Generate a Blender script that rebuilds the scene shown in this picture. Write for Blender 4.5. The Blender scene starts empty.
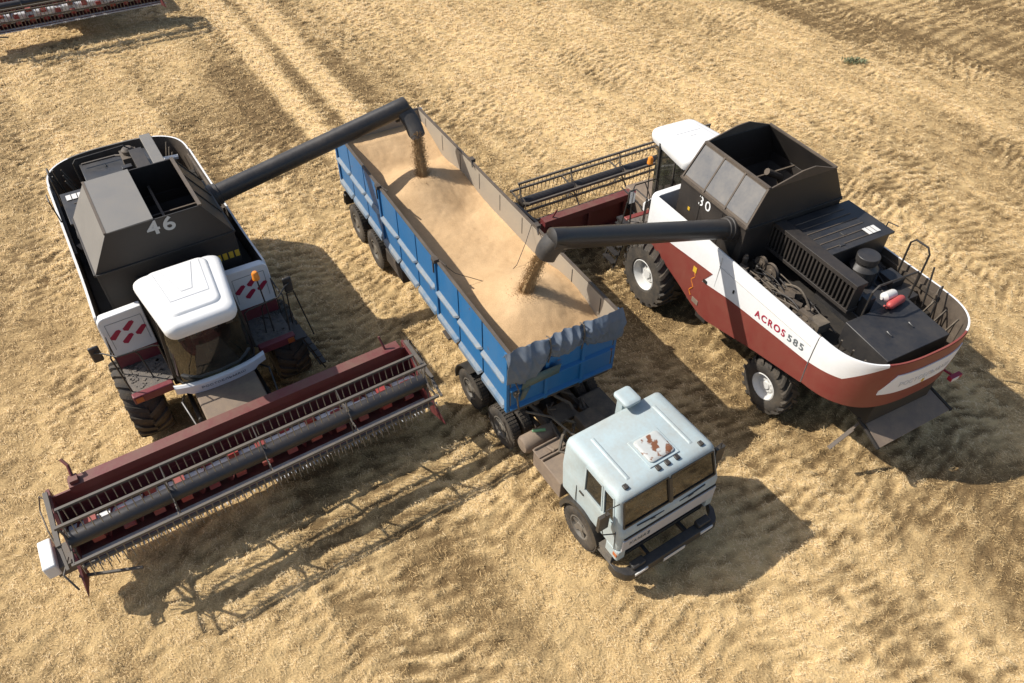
import bpy, bmesh, math, random
import numpy as np
from mathutils import Vector, Matrix
R = math.radians
random.seed(11)
SC = bpy.context.scene
COL = SC.collection
PI = math.pi

# ------------------------------------------------------------------ materials
def new_mat(name):
    m = bpy.data.materials.new(name); m.use_nodes = True
    nt = m.node_tree; nt.nodes.clear()
    out = nt.nodes.new('ShaderNodeOutputMaterial')
    return m, nt, out

def nd(nt, t, **kw):
    n = nt.nodes.new(t)
    for k, v in kw.items():
        if k in n.inputs.keys(): n.inputs[k].default_value = v
        else: setattr(n, k, v)
    return n

def ramp(nt, src, a, b, ca=(0, 0, 0, 1), cb=(1, 1, 1, 1)):
    r = nt.nodes.new('ShaderNodeValToRGB')
    r.color_ramp.elements[0].position = a; r.color_ramp.elements[0].color = ca
    r.color_ramp.elements[1].position = b; r.color_ramp.elements[1].color = cb
    nt.links.new(src, r.inputs[0]); return r

DUST = (0.33, 0.255, 0.155)
def paint(name, rgb, rough=0.45, dust=0.35, dustcol=DUST, metal=0.0, scale=2.0, streak=False, rust=0.0, bump=0.0, top=0.0):
    """painted or bare surface with blotchy field dust, optional rust spots"""
    m, nt, out = new_mat(name)
    b = nd(nt, 'ShaderNodeBsdfPrincipled'); b.inputs['Metallic'].default_value = metal
    tc = nd(nt, 'ShaderNodeTexCoord')
    n1 = nd(nt, 'ShaderNodeTexNoise'); n1.inputs['Scale'].default_value = scale; n1.inputs['Detail'].default_value = 8; n1.inputs['Roughness'].default_value = .65
    n2 = nd(nt, 'ShaderNodeTexNoise'); n2.inputs['Scale'].default_value = scale * 9; n2.inputs['Detail'].default_value = 4
    if streak:
        mp = nd(nt, 'ShaderNodeMapping'); mp.inputs['Scale'].default_value = (1, 1, .18)
        nt.links.new(tc.outputs['Object'], mp.inputs[0]); nt.links.new(mp.outputs[0], n1.inputs[0])
    else:
        nt.links.new(tc.outputs['Object'], n1.inputs[0])
    nt.links.new(tc.outputs['Object'], n2.inputs[0])
    r1 = ramp(nt, n1.outputs[0], .36, .72); r2 = ramp(nt, n2.outputs[0], .3, .75)
    mu = nd(nt, 'ShaderNodeMath', operation='MULTIPLY_ADD'); nt.links.new(r1.outputs[0], mu.inputs[0]); mu.inputs[1].default_value = .75
    m3 = nd(nt, 'ShaderNodeMath', operation='MULTIPLY'); nt.links.new(r2.outputs[0], m3.inputs[0]); m3.inputs[1].default_value = .3
    nt.links.new(m3.outputs[0], mu.inputs[2])
    m4 = nd(nt, 'ShaderNodeMath', operation='MULTIPLY'); nt.links.new(mu.outputs[0], m4.inputs[0]); m4.inputs[1].default_value = dust
    fac = m4.outputs[0]
    if top > 0:   # chaff that has settled on upward faces
        ge = nd(nt, 'ShaderNodeNewGeometry'); sx = nd(nt, 'ShaderNodeSeparateXYZ'); nt.links.new(ge.outputs['True Normal'], sx.inputs[0])
        mr = nd(nt, 'ShaderNodeMapRange'); nt.links.new(sx.outputs['Z'], mr.inputs[0]); mr.inputs[1].default_value = .5; mr.inputs[2].default_value = 1; mr.inputs[4].default_value = top
        ad = nd(nt, 'ShaderNodeMath', operation='MULTIPLY_ADD'); nt.links.new(mr.outputs[0], ad.inputs[0]); nt.links.new(mu.outputs[0], ad.inputs[1]); nt.links.new(fac, ad.inputs[2]); ad.use_clamp = True
        fac = ad.outputs[0]
    mx = nd(nt, 'ShaderNodeMix', data_type='RGBA'); nt.links.new(fac, mx.inputs[0])
    mx.inputs[6].default_value = (*rgb, 1); mx.inputs[7].default_value = (*dustcol, 1)
    col = mx.outputs[2]
    if rust > 0:
        n3 = nd(nt, 'ShaderNodeTexNoise'); n3.inputs['Scale'].default_value = 5.5; n3.inputs['Detail'].default_value = 6; nt.links.new(tc.outputs['Object'], n3.inputs[0])
        r3 = ramp(nt, n3.outputs[0], 1 - rust - .03, 1 - rust + .02)
        m5 = nd(nt, 'ShaderNodeMix', data_type='RGBA'); nt.links.new(r3.outputs[0], m5.inputs[0]); nt.links.new(col, m5.inputs[6]); m5.inputs[7].default_value = (.17, .065, .028, 1)
        col = m5.outputs[2]
    nt.links.new(col, b.inputs['Base Color'])
    mr2 = nd(nt, 'ShaderNodeMapRange'); nt.links.new(mu.outputs[0], mr2.inputs[0]); mr2.inputs[3].default_value = rough; mr2.inputs[4].default_value = min(1, rough + .4 * dust + .1)
    nt.links.new(mr2.outputs[0], b.inputs['Roughness'])
    if bump > 0:
        bp = nd(nt, 'ShaderNodeBump'); bp.inputs['Strength'].default_value = bump; bp.inputs['Distance'].default_value = .02
        nt.links.new(n2.outputs[0], bp.inputs['Height']); nt.links.new(bp.outputs[0], b.inputs['Normal'])
    nt.links.new(b.outputs[0], out.inputs[0])
    return m

def glass_mat(name, tint, gloss=.12, rough=.03):
    m, nt, out = new_mat(name)
    t = nd(nt, 'ShaderNodeBsdfTransparent'); t.inputs[0].default_value = (*tint, 1)
    g = nd(nt, 'ShaderNodeBsdfGlossy'); g.inputs['Roughness'].default_value = rough
    d = nd(nt, 'ShaderNodeBsdfDiffuse'); d.inputs[0].default_value = (.20, .185, .145, 1)
    tc = nd(nt, 'ShaderNodeTexCoord'); n = nd(nt, 'ShaderNodeTexNoise'); n.inputs['Scale'].default_value = 3; n.inputs['Detail'].default_value = 6
    nt.links.new(tc.outputs['Object'], n.inputs[0]); rr = ramp(nt, n.outputs[0], .3, .9, (.04, .04, .04, 1), (.22, .22, .22, 1))
    lw = nd(nt, 'ShaderNodeLayerWeight'); lw.inputs[0].default_value = .35
    mr = nd(nt, 'ShaderNodeMapRange'); nt.links.new(lw.outputs['Facing'], mr.inputs[0]); mr.inputs[3].default_value = gloss * .5; mr.inputs[4].default_value = min(1, gloss * 3.5)
    a = nd(nt, 'ShaderNodeMixShader'); nt.links.new(mr.outputs[0], a.inputs[0]); nt.links.new(t.outputs[0], a.inputs[1]); nt.links.new(g.outputs[0], a.inputs[2])
    c = nd(nt, 'ShaderNodeMixShader'); nt.links.new(rr.outputs[0], c.inputs[0]); nt.links.new(a.outputs[0], c.inputs[1]); nt.links.new(d.outputs[0], c.inputs[2])
    nt.links.new(c.outputs[0], out.inputs[0]); return m

M = {}
M['white'] = paint('white paint', (.72, .72, .71), .35, .26, (.47, .42, .33), scale=1.8)
M['red'] = paint('brick red paint', (.185, .032, .026), .4, .22, (.28, .17, .10), scale=1.2)
M['magenta'] = paint('crimson paint', (.15, .016, .028), .4, .25, (.28, .18, .11), scale=2.0)
M['flag'] = paint('crimson decal', (.34, .01, .05), .45, .1)
M['black'] = paint('black painted steel', (.014, .0135, .0135), .42, .22, (.14, .105, .07), scale=2.0, top=.06)
M['tank'] = paint('dusty tank steel', (.020, .0175, .016), .48, .24, (.12, .088, .06), scale=1.4)
M['tankin'] = paint('tank inside', (.020, .018, .017), .6, .35, (.10, .075, .05), scale=1.4)
M['lid'] = paint('grey tank cover', (.145, .138, .128), .5, .45, (.21, .185, .15), scale=1.6)
M['pane'] = paint('smoky cover pane', (.11, .11, .113), .26, .5, (.24, .21, .17), scale=2.2)
M['flapframe'] = paint('brown dusty frame', (.065, .05, .038), .6, .5, (.19, .145, .10), scale=3)
M['deck'] = paint('engine deck black', (.017, .018, .021), .35, .26, (.14, .115, .085), scale=1.6)
M['clutter'] = paint('oily machine steel', (.045, .038, .032), .5, .7, (.20, .15, .10), scale=4)
M['hose'] = paint('dusty hoses', (.05, .042, .034), .6, .7, (.24, .19, .13), scale=5)
M['core'] = paint('dark machine body', (.012, .011, .010), .7, .35, (.09, .068, .045), scale=2)
M['tyre'] = paint('tyre rubber', (.022, .021, .020), .8, .55, (.17, .13, .085), scale=3, bump=.3)
M['rimw'] = paint('light wheel rim', (.62, .62, .60), .35, .25, scale=3)
M['rimg'] = paint('dusty grey rim', (.085, .08, .072), .6, .6, (.26, .21, .145), scale=4)
M['auger'] = paint('auger tube', (.022, .021, .021), .33, .25, (.13, .10, .07), scale=1.2)
M['rubber'] = paint('spout rubber', (.03, .03, .032), .5, .15)
M['steel'] = paint('bare steel', (.55, .55, .55), .42, .35, (.45, .38, .28), metal=.15, scale=4)
M['greybar'] = paint('dusty reel bar', (.075, .066, .058), .55, .5, (.20, .16, .11), scale=5)
M['tine'] = paint('reel tine', (.19, .155, .11), .6, .4, scale=5)
M['reel'] = paint('black reel tube', (.022, .021, .023), .35, .22, (.15, .115, .08), scale=1.5)
M['redh'] = paint('header red', (.135, .018, .022), .5, .30, (.155, .098, .065), scale=1.5, top=.55)
M['redf'] = paint('bright red fingers', (.27, .022, .024), .5, .3)
M['amber'] = paint('amber lamp', (.75, .24, .02), .25, .1)
M['chequer'] = paint('dirty step plate', (.09, .08, .075), .7, .8, (.24, .20, .15), scale=9, bump=.8)
M['blue'] = paint('blue trailer paint', (.008, .122, .305), .42, .28, (.14, .19, .22), scale=1.3, streak=True, rust=.29)
M['ledge'] = paint('dusty blue ledge', (.075, .15, .24), .55, .95, (.30, .285, .25), scale=4)
M['inner'] = paint('worn trailer inside', (.27, .235, .19), .6, .5, (.40, .32, .21), scale=1.3)
M['cab'] = paint('pale blue cab paint', (.385, .472, .488), .42, .62, (.31, .275, .22), scale=1.9)
M['cabrust'] = paint('rusty hatch paint', (.44, .465, .455), .5, .35, rust=.445)
M['grillec'] = paint('faded grey grille', (.42, .43, .45), .5, .3, scale=3)
M['chassis'] = paint('greasy chassis', (.030, .026, .023), .65, .55, (.17, .125, .085), scale=3)
M['drybox'] = paint('dusty side box', (.16, .12, .09), .7, .6, (.32, .24, .16), scale=4)
M['tarp'] = paint('blue grey tarpaulin', (.085, .112, .150), .55, .55, (.20, .21, .215), scale=2.4)
M['oldtarp'] = paint('old green cover', (.05, .10, .10), .7, .35, scale=3)
M['plastic'] = paint('black plastic', (.02, .02, .021), .4, .15)
M['amberlens'] = paint('orange lens', (.42, .10, .02), .3, .2)
M['plate'] = paint('pale plate', (.66, .64, .6), .4, .2)
M['screw'] = paint('worn bright steel', (.68, .69, .70), .4, .3, (.5, .42, .3), scale=4)
M['textgrey'] = paint('stencil grey', (.50, .50, .48), .6, .25, scale=6)
M['textwhite'] = paint('sticker white', (.80, .80, .78), .5, .05)
M['textred'] = paint('letter red', (.34, .012, .04), .45, .05)
M['textdark'] = paint('letter grey', (.14, .155, .16), .45, .05)
M['textfaint'] = paint('faint letter grey', (.52, .53, .54), .5, .1)
M['badge'] = paint('badge white', (.74, .75, .76), .45, .12)
M['yellow'] = paint('hazard yellow', (.62, .38, .02), .5, .15)
M['extred'] = paint('extinguisher red', (.42, .05, .05), .4, .2)
M['cloth'] = paint('seat cloth', (.12, .15, .15), .9, .2)
M['glass'] = glass_mat('cab glass', (.16, .20, .175), .075)
M['glassbrown'] = glass_mat('windscreen glass', (.12, .115, .10), .075)
M['mirror'] = paint('mirror face', (.5, .52, .55), .08, .1, metal=.9)

# ------------------------------------------------------------------ mesh builder
class MB:
    def __init__(s): s.v = []; s.f = []; s.m = []
    def add(s, vs, fs, m=0):
        o = len(s.v); s.v += [tuple(v) for v in vs]
        for f in fs: s.f.append(tuple(o + i for i in f)); s.m.append(m)
    def box(s, c, d, m=0, rot=None):
        x, y, z = (q / 2 for q in d)
        vs = [Vector((a * x, b * y, e * z)) for a in (-1, 1) for b in (-1, 1) for e in (-1, 1)]
        if rot is not None: vs = [rot @ v for v in vs]
        s.add([v + Vector(c) for v in vs], [(0, 1, 3, 2), (4, 6, 7, 5), (0, 4, 5, 1), (2, 3, 7, 6), (0, 2, 6, 4), (1, 5, 7, 3)], m)
    def mm(s, a, b, m=0):
        s.box([(p + q) / 2 for p, q in zip(a, b)], [abs(q - p) for p, q in zip(a, b)], m)
    def bar(s, p, q, w, h=None, m=0, up=(0, 0, 1)):
        p, q = Vector(p), Vector(q); h = h or w; d = q - p
        x = d.normalized(); u = Vector(up)
        if abs(x.dot(u)) > .98: u = Vector((1, 0, 0))
        y = u.cross(x).normalized(); z = x.cross(y)
        s.box((p + q) / 2, (d.length, w, h), m, Matrix((x, y, z)).transposed())
    def hexa(s, a, b, m=0):   # two quads of 4 points
        s.add(list(a) + list(b), [(3, 2, 1, 0), (4, 5, 6, 7), (0, 1, 5, 4), (1, 2, 6, 5), (2, 3, 7, 6), (3, 0, 4, 7)], m)
    def rings(s, rs, m=0, cap=True, closed=True):
        n = len(rs[0]); o = len(s.v)
        for r in rs: s.v += [tuple(p) for p in r]
        for i in range(len(rs) - 1):
            for j in range(n if closed else n - 1):
                k = (j + 1) % n
                s.f.append((o + i * n + j, o + i * n + k, o + (i + 1) * n + k, o + (i + 1) * n + j)); s.m.append(m)
        if cap:
            s.f.append(tuple(o + j for j in reversed(range(n)))); s.m.append(m)
            s.f.append(tuple(o + (len(rs) - 1) * n + j for j in range(n))); s.m.append(m)
    def tube(s, pts, r, n=8, m=0, cap=True):
        pts = [Vector(p) for p in pts]; rs = []; u = None
        for i, p in enumerate(pts):
            d = (pts[min(i + 1, len(pts) - 1)] - pts[max(i - 1, 0)]).normalized()
            if u is None:
                u = Vector((0, 0, 1)) if abs(d.z) < .9 else Vector((1, 0, 0))
            a = (u - d * u.dot(d)).normalized(); b = d.cross(a); u = a
            rr = r[i] if isinstance(r, (list, tuple)) else r
            rs.append([p + (a * math.cos(2 * PI * k / n) + b * math.sin(2 * PI * k / n)) * rr for k in range(n)])
        s.rings(rs, m, cap)
    def lathe(s, prof, o, ax, n=32, m=0, cap=False):   # prof: (radius, along)
        o = Vector(o); ax = Vector(ax).normalized(); u = Vector((0, 0, 1)) if abs(ax.z) < .9 else Vector((1, 0, 0))
        a = (u - ax * u.dot(ax)).normalized(); b = ax.cross(a)
        s.rings([[o + ax * t + (a * math.cos(2 * PI * k / n) + b * math.sin(2 * PI * k / n)) * r for k in range(n)] for r, t in prof], m, cap)
    def prism(s, poly, fn, w0, w1, m=0):
        n = len(poly)
        s.add([fn(u, v, w0) for u, v in poly] + [fn(u, v, w1) for u, v in poly],
              [tuple(reversed(range(n))), tuple(range(n, 2 * n))] + [(i, (i + 1) % n, n + (i + 1) % n, n + i) for i in range(n)], m)
    def build(s, name, mats, parent=None, bevel=0, smooth=35, loc=None, rotz=0, seg=2):
        me = bpy.data.meshes.new(name); me.from_pydata(s.v, [], s.f)
        mats = mats if isinstance(mats, (list, tuple)) else [mats]
        for m in mats: me.materials.append(M[m] if isinstance(m, str) else m)
        me.polygons.foreach_set('material_index', s.m)
        bm = bmesh.new(); bm.from_mesh(me); bmesh.ops.recalc_face_normals(bm, faces=bm.faces); bm.to_mesh(me); bm.free()
        if smooth:
            me.polygons.foreach_set('use_smooth', [True] * len(me.polygons)); me.set_sharp_from_angle(angle=R(smooth))
        o = bpy.data.objects.new(name, me); COL.objects.link(o)
        if parent is not None: o.parent = parent
        if loc is not None: o.location = loc
        o.rotation_euler.z = rotz
        if bevel:
            b = o.modifiers.new('edge', 'BEVEL'); b.width = bevel; b.segments = seg; b.limit_method = 'ANGLE'; b.angle_limit = R(40)
        return o

def thing(name, label, cat, loc=(0, 0, 0), rotz=0, group=None):
    o = bpy.data.objects.new(name, None); COL.objects.link(o); o.location = loc; o.rotation_euler.z = rotz
    o.empty_display_size = .3
    return tag(o, label, cat, group)
def tag(o, label, cat, group=None, kind=None):
    if label: o['label'] = label
    if cat: o['category'] = cat
    if group: o['group'] = group
    if kind: o['kind'] = kind
    return o

def text(name, body, size, mat, parent, origin, xdir, ydir, ext=.003, width=None, space=1.0, bold=0.0, shear=0):
    """lettering standing a few millimetres proud of a panel"""
    cu = bpy.data.curves.new(name, 'FONT'); cu.body = body; cu.size = size; cu.extrude = ext; cu.align_x = 'CENTER'; cu.align_y = 'CENTER'; cu.space_character = space; cu.offset = bold; cu.shear = shear
    t = bpy.data.objects.new(name, cu); COL.objects.link(t)
    me = bpy.data.meshes.new_from_object(t.evaluated_get(bpy.context.evaluated_depsgraph_get()))
    COL.objects.unlink(t); bpy.data.objects.remove(t)
    me.materials.clear(); me.materials.append(M[mat])
    o = bpy.data.objects.new(name, me); COL.objects.link(o)
    x = Vector(xdir).normalized(); y = Vector(ydir); y = (y - x * y.dot(x)).normalized(); z = x.cross(y)
    sx = 1
    if width:
        w = max(v.co.x for v in me.vertices) - min(v.co.x for v in me.vertices); sx = width / w
    for v in me.vertices:
        v.co = Vector(origin) + x * v.co.x * sx + y * v.co.y + z * v.co.z
    o.parent = parent
    return o

# ------------------------------------------------------------------ ground noise
rng = np.random.default_rng(5)
LAT = rng.random((256, 256))
def vnoise(x, y, s, seed=0):
    x = x / s + seed * 17.31; y = y / s + seed * 9.77
    xi = np.floor(x).astype(int); yi = np.floor(y).astype(int); fx = x - xi; fy = y - yi
    fx = fx * fx * fx * (fx * (fx * 6 - 15) + 10); fy = fy * fy * fy * (fy * (fy * 6 - 15) + 10)
    g = lambda i, j: LAT[i % 256, j % 256]
    return (g(xi, yi) * (1 - fx) + g(xi + 1, yi) * fx) * (1 - fy) + (g(xi, yi + 1) * (1 - fx) + g(xi + 1, yi + 1) * fx) * fy
YAW = R(-57.5)
DX, DY = math.cos(YAW), math.sin(YAW)      # driving direction of the machines
def sl(x, y): return -DY * x + DX * y, DX * x + DY * y     # lateral, along
def band(s, c, w): return np.clip(1 - np.abs(s - c) / w, 0, 1)
TRACKS = [(-7.5, .6, .04, 1), (-4.6, .55, .04, 1), (-2.6, .55, .045, 1), (.4, .7, .05, -1), (2.7, .9, .06, 1), (5.6, .8, .05, -1), (10.6, .6, .035, 1), (13.0, .6, .035, -1), (16.6, .7, .04, 1), (19.6, .8, .045, -1), (22.6, .6, .035, 1)]
def rows(x, y):
    """cross-lying strokes of stubble and lug prints: -1 gap .. 1 crest, with a 0..1 patch mask"""
    s, t = sl(x, y)
    tw = t + (vnoise(x, y, 4.2, 3) - .5) * .8 + (vnoise(x, y, 1.0, 13) - .5) * .14
    fold = np.abs(((s + (vnoise(x, y, 5, 4) - .5) * 1.5) / 3.4) % 2 - 1) * 3.4
    tw = tw + fold * .26
    w = np.sin(tw * 2 * PI / .29 + (vnoise(s, t * .6, .7, 15) - .5) * 5.0) * .32 + (vnoise(s * .42, tw, .115, 12) - .5) * 1.9 + (vnoise(s * .8, tw, .07, 19) - .5) * .7
    m = np.clip(vnoise(x, y, 2.3, 21) * 1.5 - .28 + (vnoise(s, t * .16, 1.2, 22) - .5) * 1.0, .12, 1)
    return np.clip(w, -1, 1), m
def height(x, y):
    s, t = sl(x, y)
    h = (vnoise(x, y, .40, 1) - .5) * .025 + (vnoise(x, y, .21, 2) - .5) * .03 + (vnoise(x, y, 1.7, 4) - .5) * .04 + (vnoise(x, y, .12, 8) - .5) * .03
    w, m = rows(x, y); h += w * m * .020
    s = s + (vnoise(x, y, 5, 3) - .5) * .8
    for c, wd, a, sg in TRACKS:
        q = np.clip(band(s, c, wd) * 2.2, 0, 1) * np.clip(vnoise(x, y, 2.6, 20 + int(c)) * 2.4 - .5, 0, 1)
        h += q * (w * a * .5 - .015)
    return h
def far_corner(x, y): return np.clip(((x - 16.2) * .55 + (y - 30.5) * .83) / 1.6 + (vnoise(x, y, 2.2, 44) - .5) * .9, 0, 1)
def tone(x, y):
    """straw cover: 0 bare brown stubble, 1 pale straw"""
    s, t = sl(x, y)
    s2 = s + (vnoise(x, y, 6, 3) - .5) * 1.0
    v = .50 + (vnoise(x, y, 5.0, 6) - .5) * .34 + (vnoise(x, y, 1.5, 7) - .5) * .18 + (vnoise(x, y, .45, 9) - .5) * .20 + (vnoise(x, y, .18, 16) - .5) * .26
    v += (vnoise(s2, t * .09, 1.3, 10) - .5) * .50 + (vnoise(s2, t * .12, .45, 17) - .5) * .26
    w, m = rows(x, y); v += w * m * .50
    far = np.clip((y - 17) / 6, 0, 1) * np.clip((32 - s * 0 - 0) / 1, 0, 1)
    s3 = s + (vnoise(x, y, 3, 5) - .5) * .25
    for c, wd, a in ((6.75, .55, 1.0), (8.40, .60, 1.0), (7.6, .30, -.30), (9.5, .55, -.25)): v += np.clip(band(s3, c, wd) * 1.6, 0, 1) * a * far
    v += .20 * np.clip((s - 10) / 3, 0, 1) * np.clip((24 - s) / 4, 0, 1) * np.clip((y - 18) / 8, 0, 1)
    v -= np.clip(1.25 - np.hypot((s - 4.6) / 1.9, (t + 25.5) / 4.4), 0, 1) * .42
    v -= np.clip(1.2 - np.hypot((s - 2.9) / 1.0, (t + 6.3) / 2.6), 0, 1) * .36
    e = far_corner(x, y)
    v -= e * (.30 + .18 * np.sin((-.56 * x + .83 * y + (vnoise(x, y, 3, 45) - .5) * .5) * 2 * PI / .62))
    q = (y - 6.2) - (x - 3.9) * .43
    v -= .22 * band(q + (vnoise(x, y, 1.2, 14) - .5) * .5, 0, .28) * np.clip((x - 3) / 1.5, 0, 1)
    for c, wd, a, sg in TRACKS: v -= band(s2, c, wd) * .07
    return np.clip(v, 0, 1)

def build_ground():
    def axis(a, b, st, far):
        mid = np.arange(a, b, st); out = [b]; d = st
        while out[-1] < far: d *= 1.35; out.append(out[-1] + d)
        lo = [a]; d = st
        while lo[-1] > -far: d *= 1.35; lo.append(lo[-1] - d)
        return np.concatenate([np.array(lo[1:][::-1]), mid, np.array(out)])
    xs = axis(-27, 27, .058, 900); ys = axis(2.5, 40, .058, 900)
    X, Y = np.meshgrid(xs, ys, indexing='ij'); nx, ny = X.shape
    inn = np.clip(np.minimum(np.minimum(X + 27.5, 27.5 - X), np.minimum(Y - 2, 40.5 - Y)) / .5, 0, 1)
    Z = height(X, Y) * inn
    co = np.stack([X, Y, Z], -1).reshape(-1, 3)
    i = np.arange(nx - 1)[:, None] * ny + np.arange(ny - 1)[None]
    f = np.stack([i, i + ny, i + ny + 1, i + 1], -1).reshape(-1, 4)
    me = mesh_np('ground', co, f)
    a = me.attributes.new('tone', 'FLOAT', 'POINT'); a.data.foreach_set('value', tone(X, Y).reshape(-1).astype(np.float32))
    me.polygons.foreach_set('use_smooth', np.ones(len(f), bool))
    m, nt, out = new_mat('stubble field')
    b = nd(nt, 'ShaderNodeBsdfPrincipled'); b.inputs['Roughness'].default_value = .95; b.inputs['Specular IOR Level'].default_value = .1
    at = nd(nt, 'ShaderNodeAttribute', attribute_name='tone')
    tc = nd(nt, 'ShaderNodeTexCoord')
    mpA = nd(nt, 'ShaderNodeMapping'); mpA.inputs['Rotation'].default_value = (0, 0, R(57)); mpA.inputs['Scale'].default_value = (1, 2.6, 1); nt.links.new(tc.outputs['Object'], mpA.inputs[0])
    n = nd(nt, 'ShaderNodeTexNoise'); n.inputs['Scale'].default_value = 20; n.inputs['Detail'].default_value = 6; n.inputs['Roughness'].default_value = 1.0; nt.links.new(mpA.outputs[0], n.inputs[0])
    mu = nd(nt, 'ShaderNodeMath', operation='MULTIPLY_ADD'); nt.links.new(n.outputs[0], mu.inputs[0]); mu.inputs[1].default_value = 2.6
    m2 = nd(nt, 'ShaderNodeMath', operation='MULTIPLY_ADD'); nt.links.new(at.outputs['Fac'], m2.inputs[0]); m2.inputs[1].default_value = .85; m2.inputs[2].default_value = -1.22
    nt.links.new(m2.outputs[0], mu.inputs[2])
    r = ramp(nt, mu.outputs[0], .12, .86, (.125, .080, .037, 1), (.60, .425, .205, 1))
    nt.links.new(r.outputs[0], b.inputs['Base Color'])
    bp = nd(nt, 'ShaderNodeBump'); bp.inputs['Strength'].default_value = .7; bp.inputs['Distance'].default_value = .03
    n2 = nd(nt, 'ShaderNodeTexNoise'); n2.inputs['Scale'].default_value = 22; n2.inputs['Detail'].default_value = 6; nt.links.new(tc.outputs['Object'], n2.inputs[0])
    nt.links.new(n2.outputs[0], bp.inputs['Height']); nt.links.new(bp.outputs[0], b.inputs['Normal'])
    nt.links.new(b.outputs[0], out.inputs[0])
    me.materials.append(m)
    o = bpy.data.objects.new('ground', me); COL.objects.link(o); o['kind'] = 'structure'

def mesh_np(name, co, f):
    me = bpy.data.meshes.new(name); n = len(f); k = f.shape[1]
    me.vertices.add(len(co)); me.vertices.foreach_set('co', co.astype(np.float32).reshape(-1))
    me.loops.add(n * k); me.loops.foreach_set('vertex_index', f.astype(np.int32).reshape(-1))
    me.polygons.add(n); me.polygons.foreach_set('loop_start', np.arange(0, n * k, k, dtype=np.int32))
    me.update(calc_edges=True); me.validate(); return me

def build_straw(N=1250000):
    # spread over the field the picture looks at and some metres around it
    y = 3.2 + 35.5 * rng.random(N * 2) ** 1.6; half = 9.8 + (y - 4.7) * .52 + 2
    x = (rng.random(N * 2) * 2 - 1) * 27
    ok = np.abs(x) < half; x, y = x[ok][:N], y[ok][:N]; n = len(x)
    tn = tone(x, y)
    w_, m_ = rows(x, y)
    cl = .45 * vnoise(x, y, .14, 61) + .25 * vnoise(x, y, .34, 62) + .15 + w_ * m_ * .22 - .10 * far_corner(x, y)   # straw lies in clumps
    keep = rng.random(n) < np.clip((cl - .34) * 3.6, .12, 1) * (.6 + .4 * tn)
    pile = np.clip((cl - .42) * .2, 0, .05)[keep]; x, y, tn = x[keep], y[keep], tn[keep]; n = len(x)
    z = height(x, y)
    stand = rng.random(n) < .14
    base = YAW + np.where(rng.random(n) < .45, rng.normal(0, .45, n), rng.random(n) * 2 * PI)
    L = np.where(stand, .025 + .035 * rng.random(n), (.025 + .10 * rng.random(n) ** 2.2) * np.clip(.62 + y / 30, .7, 1.4))
    W = (.007 + .007 * rng.random(n)) * np.clip(.34 + y / 22, .5, 2.0)
    pitch = np.where(stand, .9 + .6 * rng.random(n), rng.normal(0.02, .26, n))
    d = np.stack([np.cos(base) * np.cos(pitch), np.sin(base) * np.cos(pitch), np.sin(pitch)], -1)
    sd = np.stack([-np.sin(base), np.cos(base), np.zeros(n)], -1) * (W / 2)[:, None]
    c = np.stack([x, y, z + np.where(stand, 0.0, .010 + .022 * rng.random(n) + pile * rng.random(n))], -1)
    a = np.where(stand[:, None], c, c - d * (L / 2)[:, None]); b = np.where(stand[:, None], c + d * L[:, None], c + d * (L / 2)[:, None])
    co = np.stack([a - sd, a + sd, b + sd * .7, b - sd * .7], 1).reshape(-1, 3)
    f = np.arange(4 * n).reshape(-1, 4)
    me = mesh_np('straw', co, f)
    at = me.attributes.new('tone', 'FLOAT', 'POINT'); at.data.foreach_set('value', np.repeat(tn, 4).astype(np.float32))
    m, nt, out = new_mat('cut straw')
    bs = nd(nt, 'ShaderNodeBsdfPrincipled'); bs.inputs['Roughness'].default_value = .62; bs.inputs['Specular IOR Level'].default_value = .3
    g = nd(nt, 'ShaderNodeNewGeometry'); ta = nd(nt, 'ShaderNodeAttribute', attribute_name='tone')
    mu = nd(nt, 'ShaderNodeMath', operation='MULTIPLY_ADD'); nt.links.new(g.outputs['Random Per Island'], mu.inputs[0]); mu.inputs[1].default_value = .9
    m2 = nd(nt, 'ShaderNodeMath', operation='MULTIPLY_ADD'); nt.links.new(ta.outputs['Fac'], m2.inputs[0]); m2.inputs[1].default_value = .9; m2.inputs[2].default_value = -.40
    nt.links.new(m2.outputs[0], mu.inputs[2])
    r = nt.nodes.new('ShaderNodeValToRGB'); e = r.color_ramp.elements
    e[0].position = 0; e[0].color = (.20, .128, .052, 1); e[1].position = 1; e[1].color = (.79, .615, .36, 1)
    q = e.new(.42); q.color = (.62, .42, .185, 1)
    nt.links.new(mu.outputs[0], r.inputs[0]); nt.links.new(r.outputs[0], bs.inputs['Base Color'])
    nt.links.new(bs.outputs[0], out.inputs[0]); me.materials.append(m)
    o = bpy.data.objects.new('straw', me); COL.objects.link(o)
    tag(o, 'cut golden straw and short stubble strewn over the field', 'straw', kind='stuff')

build_ground(); build_straw()

# a small green weed in the far stubble
wd = MB(); rw = random.Random(3)
for k in range(150):
    a = rw.random() * 2 * PI; r = rw.random() ** .6; p = Vector((math.cos(a) * r * .55, math.sin(a) * r * .26, .02)); h = .05 + .12 * rw.random()
    b = rw.random() * 2 * PI; q = p + Vector((math.cos(b) * .09, math.sin(b) * .09, h)); sdv = Vector((-math.sin(b), math.cos(b), 0)) * .025
    wd.add([p - sdv * .4, p + sdv * .4, (p + q) / 2 + sdv + Vector((0, 0, .03)), q, (p + q) / 2 - sdv + Vector((0, 0, .03))], [(0, 1, 2, 3, 4)])
M['weed'] = paint('weed leaves', (.12, .14, .07), .7, .5, (.26, .25, .13), scale=6)
tag(wd.build('weed', 'weed', smooth=0, loc=(14.0, 29.6, 0)), 'small low green weed growing alone in the pale stubble', 'weed')

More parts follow.
